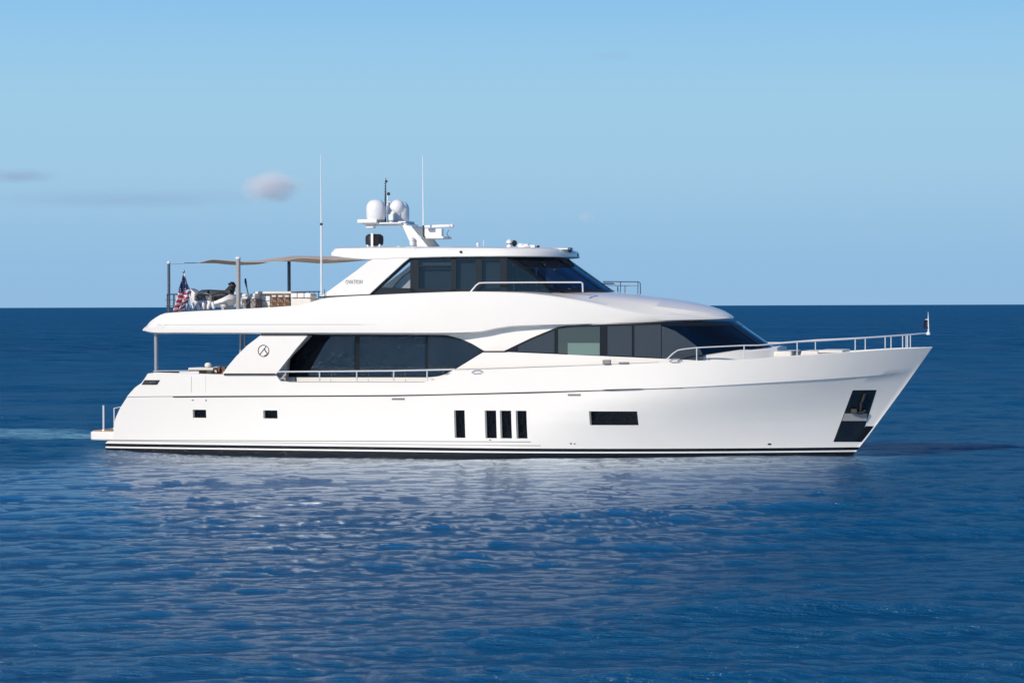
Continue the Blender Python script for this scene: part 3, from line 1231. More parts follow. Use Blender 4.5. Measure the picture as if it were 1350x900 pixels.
# ------------------------------------------------------------------ wing with the emblem
Y_W = -3.26
wing_t = [(294, 492), (300, 483), (311, 470), (325, 456), (336, 447.5), (344, 441.6), (404, 441.8), (405, 442.4)]
wing_b = [(294, 493.2), (363.5, 493.2), (370, 485), (380, 472.5), (392, 457.5), (405, 442.6)]
m = MB()
strip(m, wing_t, wing_b, Y_W, 0.26, 4, 6)
wing = m.mirror().build('side_wing', M['gel'], yacht, origin=P(340, 490, Y_W))
m = MB()
cc = P(347.3, 462.3, Y_W - 0.012)
rr = 0.205
m.tube([cc + Vector((rr * math.cos(a * math.pi / 16), 0, rr * math.sin(a * math.pi / 16))) for a in range(33)], 0.012, 6)
m.tube([cc + Vector((-0.15, 0, -0.14)), cc + Vector((0.10, 0, 0.16))], 0.013, 6)
m.tube([cc + Vector((0.03, 0, 0.06)), cc + Vector((0.16, 0, -0.12))], 0.018, 6)
m.tube([cc + Vector((0.15, 0, -0.12)), cc + Vector((0.03, 0, -0.18))], 0.010, 6)
m.mirror().build('emblem', M['rubber'], wing, origin=cc)
# black strips painting the shadow in the gaps below and above the wing
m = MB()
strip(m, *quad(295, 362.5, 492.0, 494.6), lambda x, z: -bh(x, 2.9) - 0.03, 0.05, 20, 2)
m.mirror().build('lower_gap_shadow', M['rubber'], yacht)
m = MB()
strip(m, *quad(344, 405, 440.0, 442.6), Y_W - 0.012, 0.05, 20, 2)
m.mirror().build('upper_gap_shadow', M['rubber'], yacht)
# forward-facing return inboard of the wing, its shade put into the grey colour
m = MB()
strip(m, [(362, 494), (372, 482), (386, 463), (396, 450), (403, 442), (408, 442)],
      [(362, 495), (368, 503), (376, 503), (376, 475), (393, 459), (408, 443)], -3.02, 0.30, 4, 4)
m.mirror().build('wing_return', M['pillar'], yacht)

# posts under the overhang
for (px, y, t, b, r_) in ((206, -2.75, 437, 492, 0.075), (317.5, -2.2, 438, 492, 0.055), (323.5, -1.8, 438, 492, 0.045)):
    for sgn in (1,):
        p0, p1 = P(px, b, y), P(px, t, y)
        m = MB()
        m.tube([(p0.x, y * sgn, 1.97), (p0.x, y * sgn, p1.z + 0.05)], r_, 14)
        m.lathe((p0.x, y * sgn, p0.z - 0.05), [(r_ * 1.7, 0), (r_ * 1.5, 0.05), (r_, 0.07)], 14)
        m.build('deck_post', M['satin'], yacht, origin=(p0.x, y * sgn, 1.97))

# ------------------------------------------------------------------ upper deck body (the big white overhang)
T_SH = [(188, 433.5), (192, 427), (200, 420), (215, 412.8), (300, 408), (370, 404), (395, 401.5), (412, 396.5), (430, 392.4), (500, 388.4), (560, 385.8), (620, 384.2),
        (680, 385.5), (720, 389), (766, 396), (815, 406), (859, 413.5), (900, 417), (940, 419.2), (966, 419.5)]
T_CR = [(188, 433), (200, 419.5), (215, 412.3), (430, 392), (620, 384), (700, 383), (760, 383.2), (800, 385.5), (850, 390.5), (900, 397.5), (940, 406.5), (958, 413), (966, 418)]
T_BO = [(188, 436.6), (196, 439), (206, 440), (400, 440.2), (560, 440.4), (600, 440.2), (632, 438.6), (655, 434), (680, 431), (740, 429.3), (860, 426.2), (940, 421.5), (966, 420)]
X_TIP = P(965, 419, -0.4).x
X_A = P(188, 435, -3.0).x
X_T0 = P(640, 430, -3.3).x
W_U = 3.36


def w_up(x):
    w = W_U
    if x < X_A + 1.2:
        w -= 0.35 * (1 - max(0, x - X_A) / 1.2) ** 2
    if x > X_T0:
        q = min(1.0, (x - X_T0) / (X_TIP - X_T0))
        w = W_U * (1 - q ** 2.5) ** 0.62
    return max(0.02, w)


def y_up(x, z):
    return -w_up(x)


m = MB()
pxs = [188, 190, 193, 197, 202, 208, 215] + list(range(225, 640, 12)) + list(range(640, 950, 7))
st = []
for px in pxs:
    p = S(px, smo(T_SH, px), y_up)
    st.append((p.x, px))
xl = st[-1][0]
# explicit tip columns
stations = [(x, px) for x, px in st if x < X_TIP - 0.02]
lastx, lastpx = stations[-1]
for k in range(1, 9):
    t = 1 - (1 - k / 8) ** 2
    stations.append((lastx + (X_TIP - 0.004 - lastx) * t, lastpx + (966 - lastpx) * t))
rows = []
for x, px in stations:
    w = w_up(x)
    zt = P(px, smo(T_SH, px), -w).z
    zb = P(px, smo(T_BO, px), -w).z
    zc = P(px, smo(T_CR, px), 0.0 if px > 640 else -w).z
    zt = max(zt, zb + 0.05)
    fold = max(0.0, min(1.0, (600 - px) / 120.0))
    zm = P(px, 427.6 if px > 205 else 432, -w).z
    if px > 600:
        zm = zb + (zt - zb) * 0.36
    zm = max(zb + 0.02, min(zm, zt - 0.03))
    lean = 0.14 * fold + 0.02
    k = min(1.0, w / 1.5)
    if px < 425:
        inner = max(w - 0.32, 0)
        zi = zt - 0.06 - (0.28 if 212 < px < 400 else 0.02)
        crown = [Vector((x, -(w - lean - 0.05), zt)), Vector((x, -(w - lean - 0.16), zt)), Vector((x, -(w - lean - 0.18), zi)), Vector((x, -w * 0.5, zi)), Vector((x, 0, zi))]
    else:
        zc = max(zc, zt)
        crown = [Vector((x, -(w - lean - 0.05 * k), zt + 0.0)), Vector((x, -w * 0.93 + 0.16 * k, zt + (zc - zt) * 0.18)), Vector((x, -w * 0.80, zt + (zc - zt) * 0.45)),
                 Vector((x, -w * 0.5, zt + (zc - zt) * 0.82)), Vector((x, 0, zc))]
    under = 0.45 if px < 590 else 0.45 + 0.35 * min(1, (px - 590) / 60)
    bl = max(0.0, min(1.0, (px - 560) / 100.0))
    ub = [Vector((x, 0, zb + 0.03)), Vector((x, -max(w - 0.9, w * 0.4), zb + 0.02)), Vector((x, -(w - 0.13 * k), zb)), Vector((x, -(w - 0.03 * k), zb + min(0.05, (zt - zb) * 0.2)))]
    rows.append(ub + [Vector((x, -w, zm))] + [Vector((x, -(w - lean), zt - min(0.05, (zt - zb) * 0.2)))] + crown)
m.grid(rows)
m.add(rows[0], [tuple(range(len(rows[0])))])
upper = m.weld().build('upper_deck_overhang', M['gel'], yacht, sharp=28)
# a soft groove that runs out along the side
m = MB()
m.tube([S(px, 427.7, lambda x, z: -w_up(x) + 0.002) for px in range(208, 500, 12)], [0.009] * 23 + [0.004] * 2 if len(range(208, 500, 12)) == 25 else 0.008, 6)
m.mirror().build('side_groove', M['cove'], upper)

# ------------------------------------------------------------------ sky lounge
Y_H = -2.72


def y_h(x, z):
    t = max(0.0, (x - 0.5) / 4.0)
    return -(2.74 - 0.06 * (z - 6.2)) + 0.10 * t


bt = [(484, 390.0), (500, 377.6), (516, 363.2), (532, 348.6), (540, 342.2), (546, 340.8), (600, 339.6), (668, 339.6)]   # upper edge of the window band
bb = [(484, 391.0), (500, 390), (600, 386.2), (668, 385)]


def hstrip(name, t, b, mm, off=0.0, thick=0.06, parent=None, rows=3, **k):
    m_ = MB()
    strip(m_, t, b, lambda x, z: y_h(x, z) - off, thick, 8, rows)
    o_ = m_.mirror().build(name, mm, parent or yacht, origin=P(t[0][0], t[0][1], Y_H), **k)
    return o_


band = hstrip('lounge_window', [(484, 388.5), (500, 378.8), (668, 383.2)], [(484, 391.5), (500, 390), (668, 388)], M['frame'])
# header along the roof, posts
hstrip('window_header', [(540, 338), (600, 337), (668, 337)], [(540, 343.2), (600, 342.2), (668, 342)], M['frame'], parent=band)
hstrip('window_header', [(486, 387), (500, 376), (516, 361.5), (532, 347), (541, 339.5)], [(486, 390.5), (500, 381), (516, 366.5), (532, 352), (541, 344)], M['frame'], parent=band)
for a, b in ((540.8, 552.2), (594.8, 601.6), (627.5, 635.5), (659.5, 668.5)):
    hstrip('window_post', *quad(a, b, 340, 385), M['frame'], parent=band)
hstrip('window_post', *quad(552, 595, 349.6, 351.2), M['frame'], parent=band)
hstrip('pane', [(499, 379), (541, 343)], [(499, 379.6), (541, 379.6)], M['clear'], off=-0.02, thick=0.012, parent=band)
hstrip('pane', *quad(552, 595, 342, 383), M['tint'], off=-0.02, thick=0.012, parent=band)
hstrip('pane', *quad(601.5, 627.6, 342, 384), M['tint'], off=-0.02, thick=0.012, parent=band)
hstrip('pane', *quad(635.5, 659.6, 342, 384), M['tint'], off=-0.02, thick=0.012, parent=band)
# cabin liner behind the panes
hstrip('roller_blind', *quad(550, 597, 338, 350), M['shadelight'], off=-0.16, thick=0.02, parent=band)
hstrip('roller_blind', *quad(550, 597, 351, 388), M['shade'], off=-0.30, thick=0.02, parent=band)
hstrip('roller_blind', *quad(600, 630, 338, 388), M['shade'], off=-0.22, thick=0.02, parent=band)
hstrip('roller_blind', *quad(634, 661, 338, 388), M['shade'], off=-0.20, thick=0.02, parent=band)
# curved stair guard seen through the aft pane
m = MB()
strip(m, [(518, 379), (526, 370), (534, 362), (543, 357)], [(518, 381), (543, 381)], -2.2, 0.03, 4, 3)
m.build('inner_screen', M['shadelight'], yacht, origin=P(530, 380, -2.2))
m = MB()
m.tube([P(px, py, -2.24) for px, py in ((518, 379.5), (522, 374), (527, 368.5), (534, 362), (543, 356.5))], 0.022, 8)
m.build('inner_screen_rim', M['frame'], yacht, origin=P(530, 370, -2.2))

# upper wing (white sail panel) with the name
m = MB()
uw_t = [(424, 389.6), (437, 380.8), (455, 367.5), (470, 356.6), (484, 345.6), (496, 339.4), (508, 334), (521, 328.6), (548, 327.6)]
uw_b = [(424, 390.4), (487, 387.6), (500, 375.4), (516, 360.8), (532, 346.2), (540, 340), (548, 339.4)]
strip(m, uw_t, uw_b, lambda x, z: y_h(x, z) - 0.125, 0.24, 4, 5)
uw = m.mirror().build('upper_wing', M['gel'], yacht, origin=P(460, 380, Y_H), bevel=0.012)
m = MB()
strip(m, [(424.5, 390.2), (450, 388.8), (487, 386.8)], [(424.5, 392.8), (450, 391.8), (487, 389.8)], lambda x, z: y_h(x, z) - 0.085, 0.2, 12, 2)
m.mirror().build('wing_gap', M['rubber'], uw, origin=P(460, 390, Y_H))
# the name in thin letters
cu = bpy.data.curves.new('name_text', 'FONT')
cu.body = "OVATION"
cu.size = 0.21
cu.space_character = 1.05
cu.extrude = 0.004
tmp = bpy.data.objects.new('tmp', cu)
scene.collection.objects.link(tmp)
bpy.context.view_layer.update()
tm = bpy.data.meshes.new_from_object(tmp.evaluated_get(bpy.context.evaluated_depsgraph_get()))
bpy.data.objects.remove(tmp)
tm.name = 'name_lettering'
wx = max(v.co.x for v in tm.vertices)
tgt = (P(477.5, 371, -2.9) - P(455, 371, -2.9)).x
for v in tm.vertices:
    v.co = Vector((v.co.x * tgt / wx, v.co.z * -1, v.co.y))
tm.materials.append(M['cove'])
ta = P(455, 374.2, -2.9)
for sgn in (1, -1):
    to = bpy.data.objects.new('name_lettering', tm)
    scene.collection.objects.link(to)
    to.parent = uw
    yy = y_h(ta.x, ta.z) - 0.125 - 0.010
    oo = Vector(uw['_o0'])
    if sgn == 1:
        to.location = Vector((ta.x, yy, ta.z)) - oo
    else:
        to.location = Vector((ta.x + tgt, -yy, ta.z)) - oo
        to.rotation_euler = (0, 0, math.pi)

# roof
RT = [(437, 329.5), (440, 326.2), (450, 325.4), (520, 325), (600, 325), (700, 326.2), (735, 328), (750, 331), (757, 334.5)]
RB = [(437, 338), (455, 340.4), (470, 341.8), (484, 342.6), (510, 341.6), (540, 340.4), (600, 338.9), (668, 338.4), (757, 338.8)]
XR = P(757, 335, -0.6).x
XR0 = P(650, 333, -2.8).x


def w_rf(x):
    w = 2.84
    xa_ = P(437, 333, -2.7).x
    if x < xa_ + 0.5:
        w -= 0.25 * (1 - max(0, x - xa_) / 0.5) ** 2
    if x > XR0:
        q = min(1.0, (x - XR0) / (XR - XR0))
        w = 2.84 * (1 - q ** 2.4) ** 0.55
    return max(0.02, w)


m = MB()
stations = []
for px in [437, 438, 440, 444] + list(range(450, 752, 7)):
    p = S(px, smo(RT, px) + 4, lambda x, z: -w_rf(x))
    if p.x < XR - 0.03:
        stations.append((p.x, px))
lx_, lp_ = stations[-1]
for k in range(1, 8):
    t = 1 - (1 - k / 7) ** 2
    stations.append((lx_ + (XR - 0.004 - lx_) * t, lp_ + (757 - lp_) * t))
rows = []
for x, px in stations:
    w = w_rf(x)
    zt, zb = P(px, smo(RT, px), -w).z, P(px, smo(RB, px), -w).z
    k = min(1, w / 1.0)
    rows.append([Vector((x, 0, zb + 0.08)), Vector((x, -max(w - 0.35, w * .5), zb + 0.03)), Vector((x, -(w - 0.05 * k), zb)), Vector((x, -w, zb + 0.03)),
                 Vector((x, -(w - 0.02 * k), zb + (zt - zb) * 0.6)), Vector((x, -(w - 0.10 * k), zt - 0.05)), Vector((x, -(w - 0.28 * k), zt)),
                 Vector((x, -w * 0.6, zt + 0.02)), Vector((x, 0, zt + 0.03))])
m.grid(rows)
m.add(rows[0], [tuple(range(len(rows[0])))])
roof = m.weld().build('hardtop_roof', M['gel'], yacht, sharp=32)
m = MB()
m.lathe(S(607.5, 332, lambda x, z: -w_rf(x)) + Vector((0, 0.0, -0.04)), [(0.0, -0.0), (0.05, 0.01), (0.05, 0.07), (0.0, 0.08)], 12)
m.mirror().build('side_light', M['rubber'], roof, origin=P(607.5, 332, -2.8))

# wheelhouse windscreen
UT = curve_pts(666, 339.4, -2.66, 1.55, 36, 2.4)
UB = curve_pts(729, 384.6, -2.56, 1.62, 36, 2.2)
usc = MB()
usc.solid(*screen(UT, UB, 8, 0.0, 0.012, us=(0.0, 1.0)))
ws = usc.build('upper_windscreen', M['blue'], yacht)
for u in (0.0, 0.333, 0.5, 0.667, 0.972):
    m = MB()
    m.solid(*screen(UT, UB, 8, 0.02, 0.06, us=(u, u + 0.028)))
    m.build('windscreen_pillar', M['frame'], ws)
m = MB()
m.solid(*screen(UT, UB, 2, 0.025, 0.06, vs_=(0, 0.05)))
m.solid(*screen(UT, UB, 2, 0.025, 0.06, vs_=(0.95, 1.0)))
m.build('windscreen_frame', M['frame'], ws)
# side triangle glass beside the raked pillar
hstrip('pane', [(668, 340.5), (700, 361.5), (727, 385)], [(668, 386), (727, 386.5)], M['tint'], off=-0.02, thick=0.012, parent=band)
m = MB()
strip(m, *quad(711.5, 719, 345, 386), -1.9, 0.12, 8, 2)
m.build('inner_pillar', M['frame'], yacht, origin=P(715, 386, -1.9))
# cabin floor, dash, back wall, two helm seats
xc0, xc1 = P(552, 380, -2.5).x, P(722, 380, -2.5).x
zf = 5.45
m = MB()
m.box(((xc0 + xc1) / 2, 0, zf), (xc1 - xc0, 5.0, 0.05))
m.build('cabin_floor', M['inter'], yacht)
m = MB()
m.box((xc0 + 0.05, 0, 6.3), (0.06, 4.9, 1.75))
m.build('cabin_bulkhead', M['inter'], yacht, origin=(xc0, 0, 5.5))
zdash = P(700, 380, -1).z
m = MB()
m.box((xc1 + 0.2, 0, zdash - 0.25), (1.1, 4.2, 0.5))
m.box((xc1 - 0.1, 0.2, zdash + 0.12), (0.35, 1.6, 0.28))
m.build('helm_console', M['canvas'], yacht, bevel=0.03)
m = MB()
m.box((xc1 + 0.75, 0, zdash - 0.30), (0.6, 2.6, 0.4))
m.build('dash_shelf', M['white'], yacht, bevel=0.03)
for yy in (-0.9, 0.7):
    st_ = thing('helm_seat', 'dark helm chair behind the wheelhouse windscreen, ' + ('near side' if yy < 0 else 'far side') + ' of the cabin', 'chair', (xc1 - 1.3, yy, zf), group='helm chairs in the wheelhouse')
    m = MB(); m.lathe((xc1 - 1.3, yy, zf), [(0.2, 0), (0.06, 0.05), (0.05, 0.5)], 14); m.build('pedestal', M['satin'], st_, origin=(xc1 - 1.3, yy, zf))
    m = MB(); m.box((xc1 - 1.3, yy, zf + 0.56), (0.5, 0.5, 0.14)); m.build('seat', M['fabric'], st_, bevel=0.04, origin=(xc1 - 1.3, yy, zf))
    m = MB(); m.box((xc1 - 1.55, yy, zf + 0.95), (0.14, 0.5, 0.75), ry=-0.15); m.build('backrest', M['fabric'], st_, bevel=0.05, origin=(xc1 - 1.3, yy, zf))


# ------------------------------------------------------------------ rails
def rail(name, pts, posts, r=0.022, parent=yacht, mm=None, mir=True, mid=None):
    m_ = MB()
    m_.tube(pts, r, 8)
    for a, b in posts:
        m_.tube([a, b], r * 0.85, 8)
    if mid:
        m_.tube(mid, r * 0.6, 6)
    if mir:
        m_.twin = True
    return m_.build(name, mm or M['steel'], parent, origin=pts[0])


# handrail along the wheelhouse
yr = -2.95
rail('wheelhouse_rail', [P(x, y, yr) for x, y in ((620.5, 384.6), (628, 375.8), (632, 373), (640, 372.6), (700, 372.2), (766, 372), (768, 373.5), (768.4, 385))],
     [], 0.030)
# open rail round the upper brow
m = MB()
zr = [P(791, 371, 1.0).z, P(843, 372, 0.5).z]
base = [P(795, 371.2, 1.5), P(842, 371.5, 1.3), P(844, 373, 1.1), P(844.5, 388, 1.1)]
m.tube(base, 0.018, 8)
m.tube([P(800, 376.2, 1.5), P(842, 377, 1.2)], 0.010, 6)
for px, yb in ((818, 386.5), (824, 387), (841, 388.6)):
    m.tube([P(px, 371.4 if px != 824 else 377, 1.4), P(px, yb, 1.4)], 0.016, 6)
m.tube([P(797, 385, 1.3), P(812, 385.3, 1.2)], 0.012, 6)
m.build('brow_rail', M['darksteel'], yacht, origin=base[0])

# bulwark rail alongside the salon
ptsr = [H(x, y, -0.08) for x, y in ((366, 490.2), (374, 489.8), (430, 489.4), (520, 488.6), (600, 486.8))]
posts = []
for px in (421.3, 470.3, 519, 563):
    posts.append((H(px, 489.0, -0.08), H(px, 504, -0.08)))
rail('bulwark_rail', ptsr, posts, 0.030)
ptsr = [H(x, y, -0.05) for x, y in ((600, 486.8), (650, 485.6), (700, 483.8), (760, 482.0), (820, 479.6), (868, 477.6))]
posts = [(H(px, lin([(600, 486.8), (868, 477.6)], px), -0.05), H(px, lin([(600, 486.8), (868, 477.6)], px) + 5.5, -0.05)) for px in (617, 643, 695.5, 751, 811, 868)]
rail('handrail', ptsr, posts, 0.016, mm=M['satin'])
m = MB()
for px, y0, y1 in ((436, 499.5, 503.5), (485.5, 499.5, 503.5), (534.5, 499.5, 503.5)):
    m.tube([H(px, y0, 0.01), H(px, y1, 0.01)], 0.008, 6)
m.tube([H(px, 503.4, 0.008) for px in range(380, 575, 15)], 0.007, 6)
m.mirror().build('bulwark_seam', M['trimgrey'], hull, origin=H(436, 500))
# bow rail
BR = [(879, 473.5), (887, 466), (893, 461.8), (900, 460.2), (918, 458.2), (981, 455.2), (1000, 455), (1051, 450.8), (1090, 448.8), (1127, 446.6), (1167, 443.6), (1190, 441.8), (1204, 440.6)]


def y_rail(x, z):
    zz = sz(x)
    return -max(0.04, bh_k(x, zz, True) - 0.08)


pts = [S(a, b, y_rail) for a, b in BR]
posts = []
for px in (918.5, 981, 1051, 1127.5, 1167, 1190, 1196.5):
    top_ = S(px, lin(BR, px), y_rail)
    bx = Vector((top_.x, -max(0.03, bh_k(top_.x, sz(top_.x), True) - 0.08), sz(top_.x)))
    posts.append((top_, bx))
bowtip = P(1221, 439.4, 0)
near_end = pts[-1]
full = pts + [Vector((bowtip.x - 0.25, -0.28, bowtip.z - 0.01)), Vector((bowtip.x, -0.02, bowtip.z))]
rail('bow_rail', full, posts, 0.024, mid=None)
# aft deck rail with glass
m = MB()
zr0 = P(215, 489.2, -2.9).z
m.tube([P(202, 489.6, -2.9), P(207, 488.8, -2.9), P(250, 488.6, -2.9)], 0.018, 8)
m.mirror()
ar = m.build('aft_deck_rail', M['steel'], yacht, origin=P(202, 490, -2.9))
m = MB()
strip(m, *quad(209, 235.5, 489, 494.5), -2.88, 0.02, 10, 2)
m.mirror().build('rail_glass', M['tint'], ar, origin=P(210, 492, -2.9))
m = MB()
strip(m, *quad(236.5, 262, 489.2, 494.5), -2.88, 0.10, 10, 2)
m.mirror().build('rail_panel', M['white'], ar, origin=P(240, 492, -2.9))

# deck fittings on the cap rail: fairleads and the side nav light
for px, py, ln in ((629.5, 490.6, 15), (891, 475.8, 17)):
    m = MB()
    c = H(px, py, -0.02)
    a, b = H(px - ln / 2, py + 0.5, 0.0), H(px + ln / 2, py, 0.0)
    m.tube([a, a.lerp(b, .3) + Vector((0, 0, .07)), a.lerp(b, .7) + Vector((0, 0, .07)), b], 0.028, 8)
    m.tube([a.lerp(b, 0.15) - Vector((0, 0, .04)), b.lerp(a, 0.15) - Vector((0, 0, .04))], 0.022, 8)
    m.mirror().build('fairlead', M['satin'], yacht, origin=c)
m = MB()
c = H(800, 477, -0.0)
m.box(c, (0.28, 0.16, 0.15))
m.box(c + Vector((0.6, 0, -0.03)), (0.36, 0.10, 0.06))
m.mirror().build('navigation_light', M['trimgrey'], yacht, bevel=0.02, origin=c)

# ------------------------------------------------------------------ mast, domes, radar
zp = P(520, 296, 0).z
m = MB()
# raked legs: near one sunlit, far one beyond
for y_, dxp in ((-0.75, 0), (0.75, 0)):
    a0, a1 = P(531, 297, -0.75), P(543, 297.5, -0.75)
    b0, b1 = P(545, 326.5, -0.75), P(568, 326.5, -0.75)
    mid0 = P(538, 309, -0.75)
    poly = [(b0.x, b0.z - 0.05), (b1.x, b1.z - 0.05), (a1.x + 0.0, a1.z), (a0.x, a0.z)]
    m.prism(poly, y_ - 0.10, y_ + 0.10)
m.box(((P(538, 298, 0).x), 0, zp - 0.05), (0.35, 1.5, 0.12))
mast = m.build('mast', M['gel'], yacht, bevel=0.03, origin=P(556, 326, 0))
m = MB()
pa, pb = P(484, 295, 0), P(541, 295, 0)
m.box(((pa.x + pb.x) / 2, 0, zp + 0.02), (pb.x - pa.x - 0.15, 1.8, 0.06))
m.box((P(495, 293, 0).x, -0.65, zp + 0.10), (0.75, 0.75, 0.14))
m.box((P(527, 293, 0).x, 0.3, zp + 0.08), (0.75, 0.75, 0.08))
m.box((P(496, 297, 0).x, -0.65, zp - 0.08), (0.30, 0.30, 0.14))
m.build('mast_platform', M['white'], mast, bevel=0.025, origin=P(512, 297, 0))


def dome(px, pyb, pyt, y, wpx, name='satellite_dome'):
    c = P(px, pyb, y)
    h = P(px, pyt, y).z - c.z
    r = (P(px + wpx / 2, pyb, y) - P(px - wpx / 2, pyb, y)).x / 2
    m_ = MB()
    prof = [(r * 0.86, 0), (r * 0.93, 0.05 * h), (r * 0.96, 0.12 * h), (r * 1.0, 0.16 * h), (r, 0.55 * h)]
    for k in range(1, 10):
        a = k / 10 * math.pi / 2
        prof.append((r * math.cos(a) ** 0.75, h * (0.55 + 0.45 * math.sin(a))))
    prof.append((0.01, h))
    m_.lathe(c, prof, 32)
    o_ = m_.build(name, M['white'], mast, origin=c, sharp=50)
    m_ = MB()
    m_.lathe(c, [(r * 0.80, -0.10), (r * 0.90, -0.02), (r * 0.90, 0.001)], 28)
    m_.build('dome_base', M['trimgrey'], o_, origin=c)
    return o_


dome(495.8, 290, 263, -0.65, 24.5)
dome(527.5, 292, 265, 0.55, 23.5)
# small directional dome in front, tipped over
m = MB()
c = P(524, 272.5, -0.75)
rot = Matrix.Rotation(R(38), 3, 'Y')
m.lathe(c, [(0.13, -0.22), (0.24, -0.16), (0.265, -0.05), (0.25, 0.09), (0.18, 0.19), (0.09, 0.245), (0.01, 0.26)], 24, tilt=rot)
m.build('small_dome', M['white'], mast, origin=c, sharp=50)
m = MB()
m.tube([P(516, 293, -0.75), P(516, 284, -0.75), P(519, 279, -0.75)], 0.07, 10)
m.box(P(516, 286.5, -0.8), (0.16, 0.18, 0.2))
m.build('dome_bracket', M['white'], mast, origin=P(516, 293, -0.75))
# signal posts
m = MB()
m.tube([P(508, 293, -0.2), P(508.2, 262, -0.2), P(508.4, 243, -0.2), P(508.8, 234.5, -0.2)], [0.035, 0.03, 0.018, 0.010], 8)
for k in range(7):
    p = P(507.6, 242 + k * 3.6, -0.2)
    m.box(p, (0.07, 0.03, 0.02))
m.lathe(P(509.2, 240.8, -0.2), [(0.02, 0), (0.05, 0.02), (0.05, 0.07), (0.02, 0.09)], 10)
m.build('whip_mast', M['rubber'], mast, origin=P(508, 293, -0.2))
m = MB()
m.tube([P(511, 293, -0.4), P(511.3, 257.5, -0.4)], 0.020, 8)
m.tube([P(513.5, 293, 0.0), P(513.5, 267, 0.0)], 0.04, 8)
m.build('light_mast', M['white'], mast, origin=P(511, 293, -0.4))
m = MB()
m.lathe(P(512.2, 257.6, -0.4), [(0.03, 0), (0.06, 0.02), (0.06, 0.08), (0.03, 0.11)], 12)
m.build('masthead_light', M['rubber'], mast, origin=P(512, 257, -0.4))
m = MB()
m.lathe(P(514, 276, 0.2), [(0.09, -0.2), (0.12, 0), (0.12, 0.2), (0.07, 0.28), (0.01, 0.3)], 16)
m.build('gps_dome', M['white'], mast, origin=P(514, 276, 0.2))
# radar shelf, pedestal, scanner bar
m = MB()
c = P(572, 313.6, 0)
xa_, xb_ = P(556, 313.6, 0).x, P(590, 313.6, 0).x
m.box(((xa_ + xb_) / 2, 0, c.z), (xb_ - xa_, 1.1, 0.09))
m.box(((xa_ + xb_) / 2 - 0.15, 0.2, c.z + 0.2), (0.5, 0.3, 0.3))
shelf = m.build('radar_shelf', M['white'], mast, bevel=0.02, origin=c)
m = MB()
c2_ = P(579.5, 308, -0.15)
m.box(c2_, (0.24, 0.26, 0.36))
m.build('radar_pedestal', M['white'], shelf, bevel=0.02, origin=c2_)
m = MB()
pa, pb = P(560, 299, -0.15), P(594, 297.6, -0.15)
m.box((pa + pb) / 2, ((pb - pa).length, 0.16, 0.11), ry=-math.atan2(pb.z - pa.z, pb.x - pa.x))
m.lathe(P(595.5, 298.2, -0.1), [(0.05, -0.07), (0.09, -0.02), (0.09, 0.05), (0.04, 0.09)], 12)
m.build('radar_scanner', M['white'], shelf, bevel=0.03, origin=(pa + pb) / 2)
m = MB()
m.tube([P(592, 303, 0.2), P(589, 308, 0.2), P(592, 313, 0.2)], 0.015, 6)
m.tube([P(586, 314.4, 0.2), P(596, 314.4, 0.2)], 0.02, 6)
m.build('horn', M['satin'], shelf, origin=P(590, 310, 0.2))
# fittings at the foot of the mast
m = MB()
for px, py, y in ((543, 316, -0.95), (543.5, 321, -0.95)):
    m.lathe(P(px, py, y), [(0.02, -0.10), (0.09, -0.06), (0.10, 0.04), (0.04, 0.10)], 12)
m.build('mast_floodlight', M['white'], mast, origin=P(543, 320, -0.95))

# antennas
m = MB()
m.tube([P(423.7, 391, -2.6), P(423.6, 296, -2.6)], 0.034, 8)
m.tube([P(423.6, 296, -2.6), P(422.8, 203, -2.6)], [0.026, 0.010], 8)
m.tube([P(423.6, 297, -2.6), P(423.6, 294, -2.6)], 0.05, 8, 1)
m.tube([P(421, 391.6, -2.9), P(424, 391.6, -2.9)], 0.03, 6, 1)
m.tube([P(428, 381, -2.95), P(428, 394, -2.95)], 0.012, 6, 1)
m.build('whip_antenna', [M['white'], M['rubber']], yacht, origin=P(424, 391, -2.6))
m = MB()
m.tube([P(558.5, 313, -0.6), P(558.2, 297, -0.6)], 0.03, 8, 1)
m.tube([P(558.2, 298, -0.6), P(557.4, 205, -0.6)], [0.028, 0.012], 8)
m.build('whip_antenna', [M['white'], M['rubber']], yacht, origin=P(558, 313, -0.6))

# black covered drum with a white bracket on the roof
m = MB()
c = P(493.7, 325.6, -0.4)
r = 0.33
m.lathe(c, [(r * 0.78, 0.05), (r * 0.98, 0.10), (r * 1.02, 0.26), (r * 0.98, 0.40), (r * 0.7, 0.47), (0.02, 0.48)], 20)
cov = m.build('covered_searchlight', M['canvas'], yacht, origin=c)
cov['label'] = 'black canvas cover over a roof searchlight'
m = MB()
q = P(490.6, 317, -0.78)
m.box(q, (0.09, 0.06, 0.52))
for dx in (-0.2, 0.08, 0.25):
    m.box(c + Vector((dx, -0.15, 0.04)), (0.07, 0.1, 0.12))
m.build('searchlight_bracket', M['white'], cov, bevel=0.01, origin=q)

# small gear on the roof
def gear(name, parts, mm):
    m_ = MB()
    for kind, a, s_, mi in parts:
        if kind == 'b':
            m_.box(a, s_, mi=mi)
        elif kind == 'l':
            m_.lathe(a, s_, 14, mi)
        else:
            m_.tube(a, s_, 8, mi)
    return m_.build(name, mm, yacht, origin=parts[0][1] if not isinstance(parts[0][1], list) else parts[0][1][0], bevel=0.008)


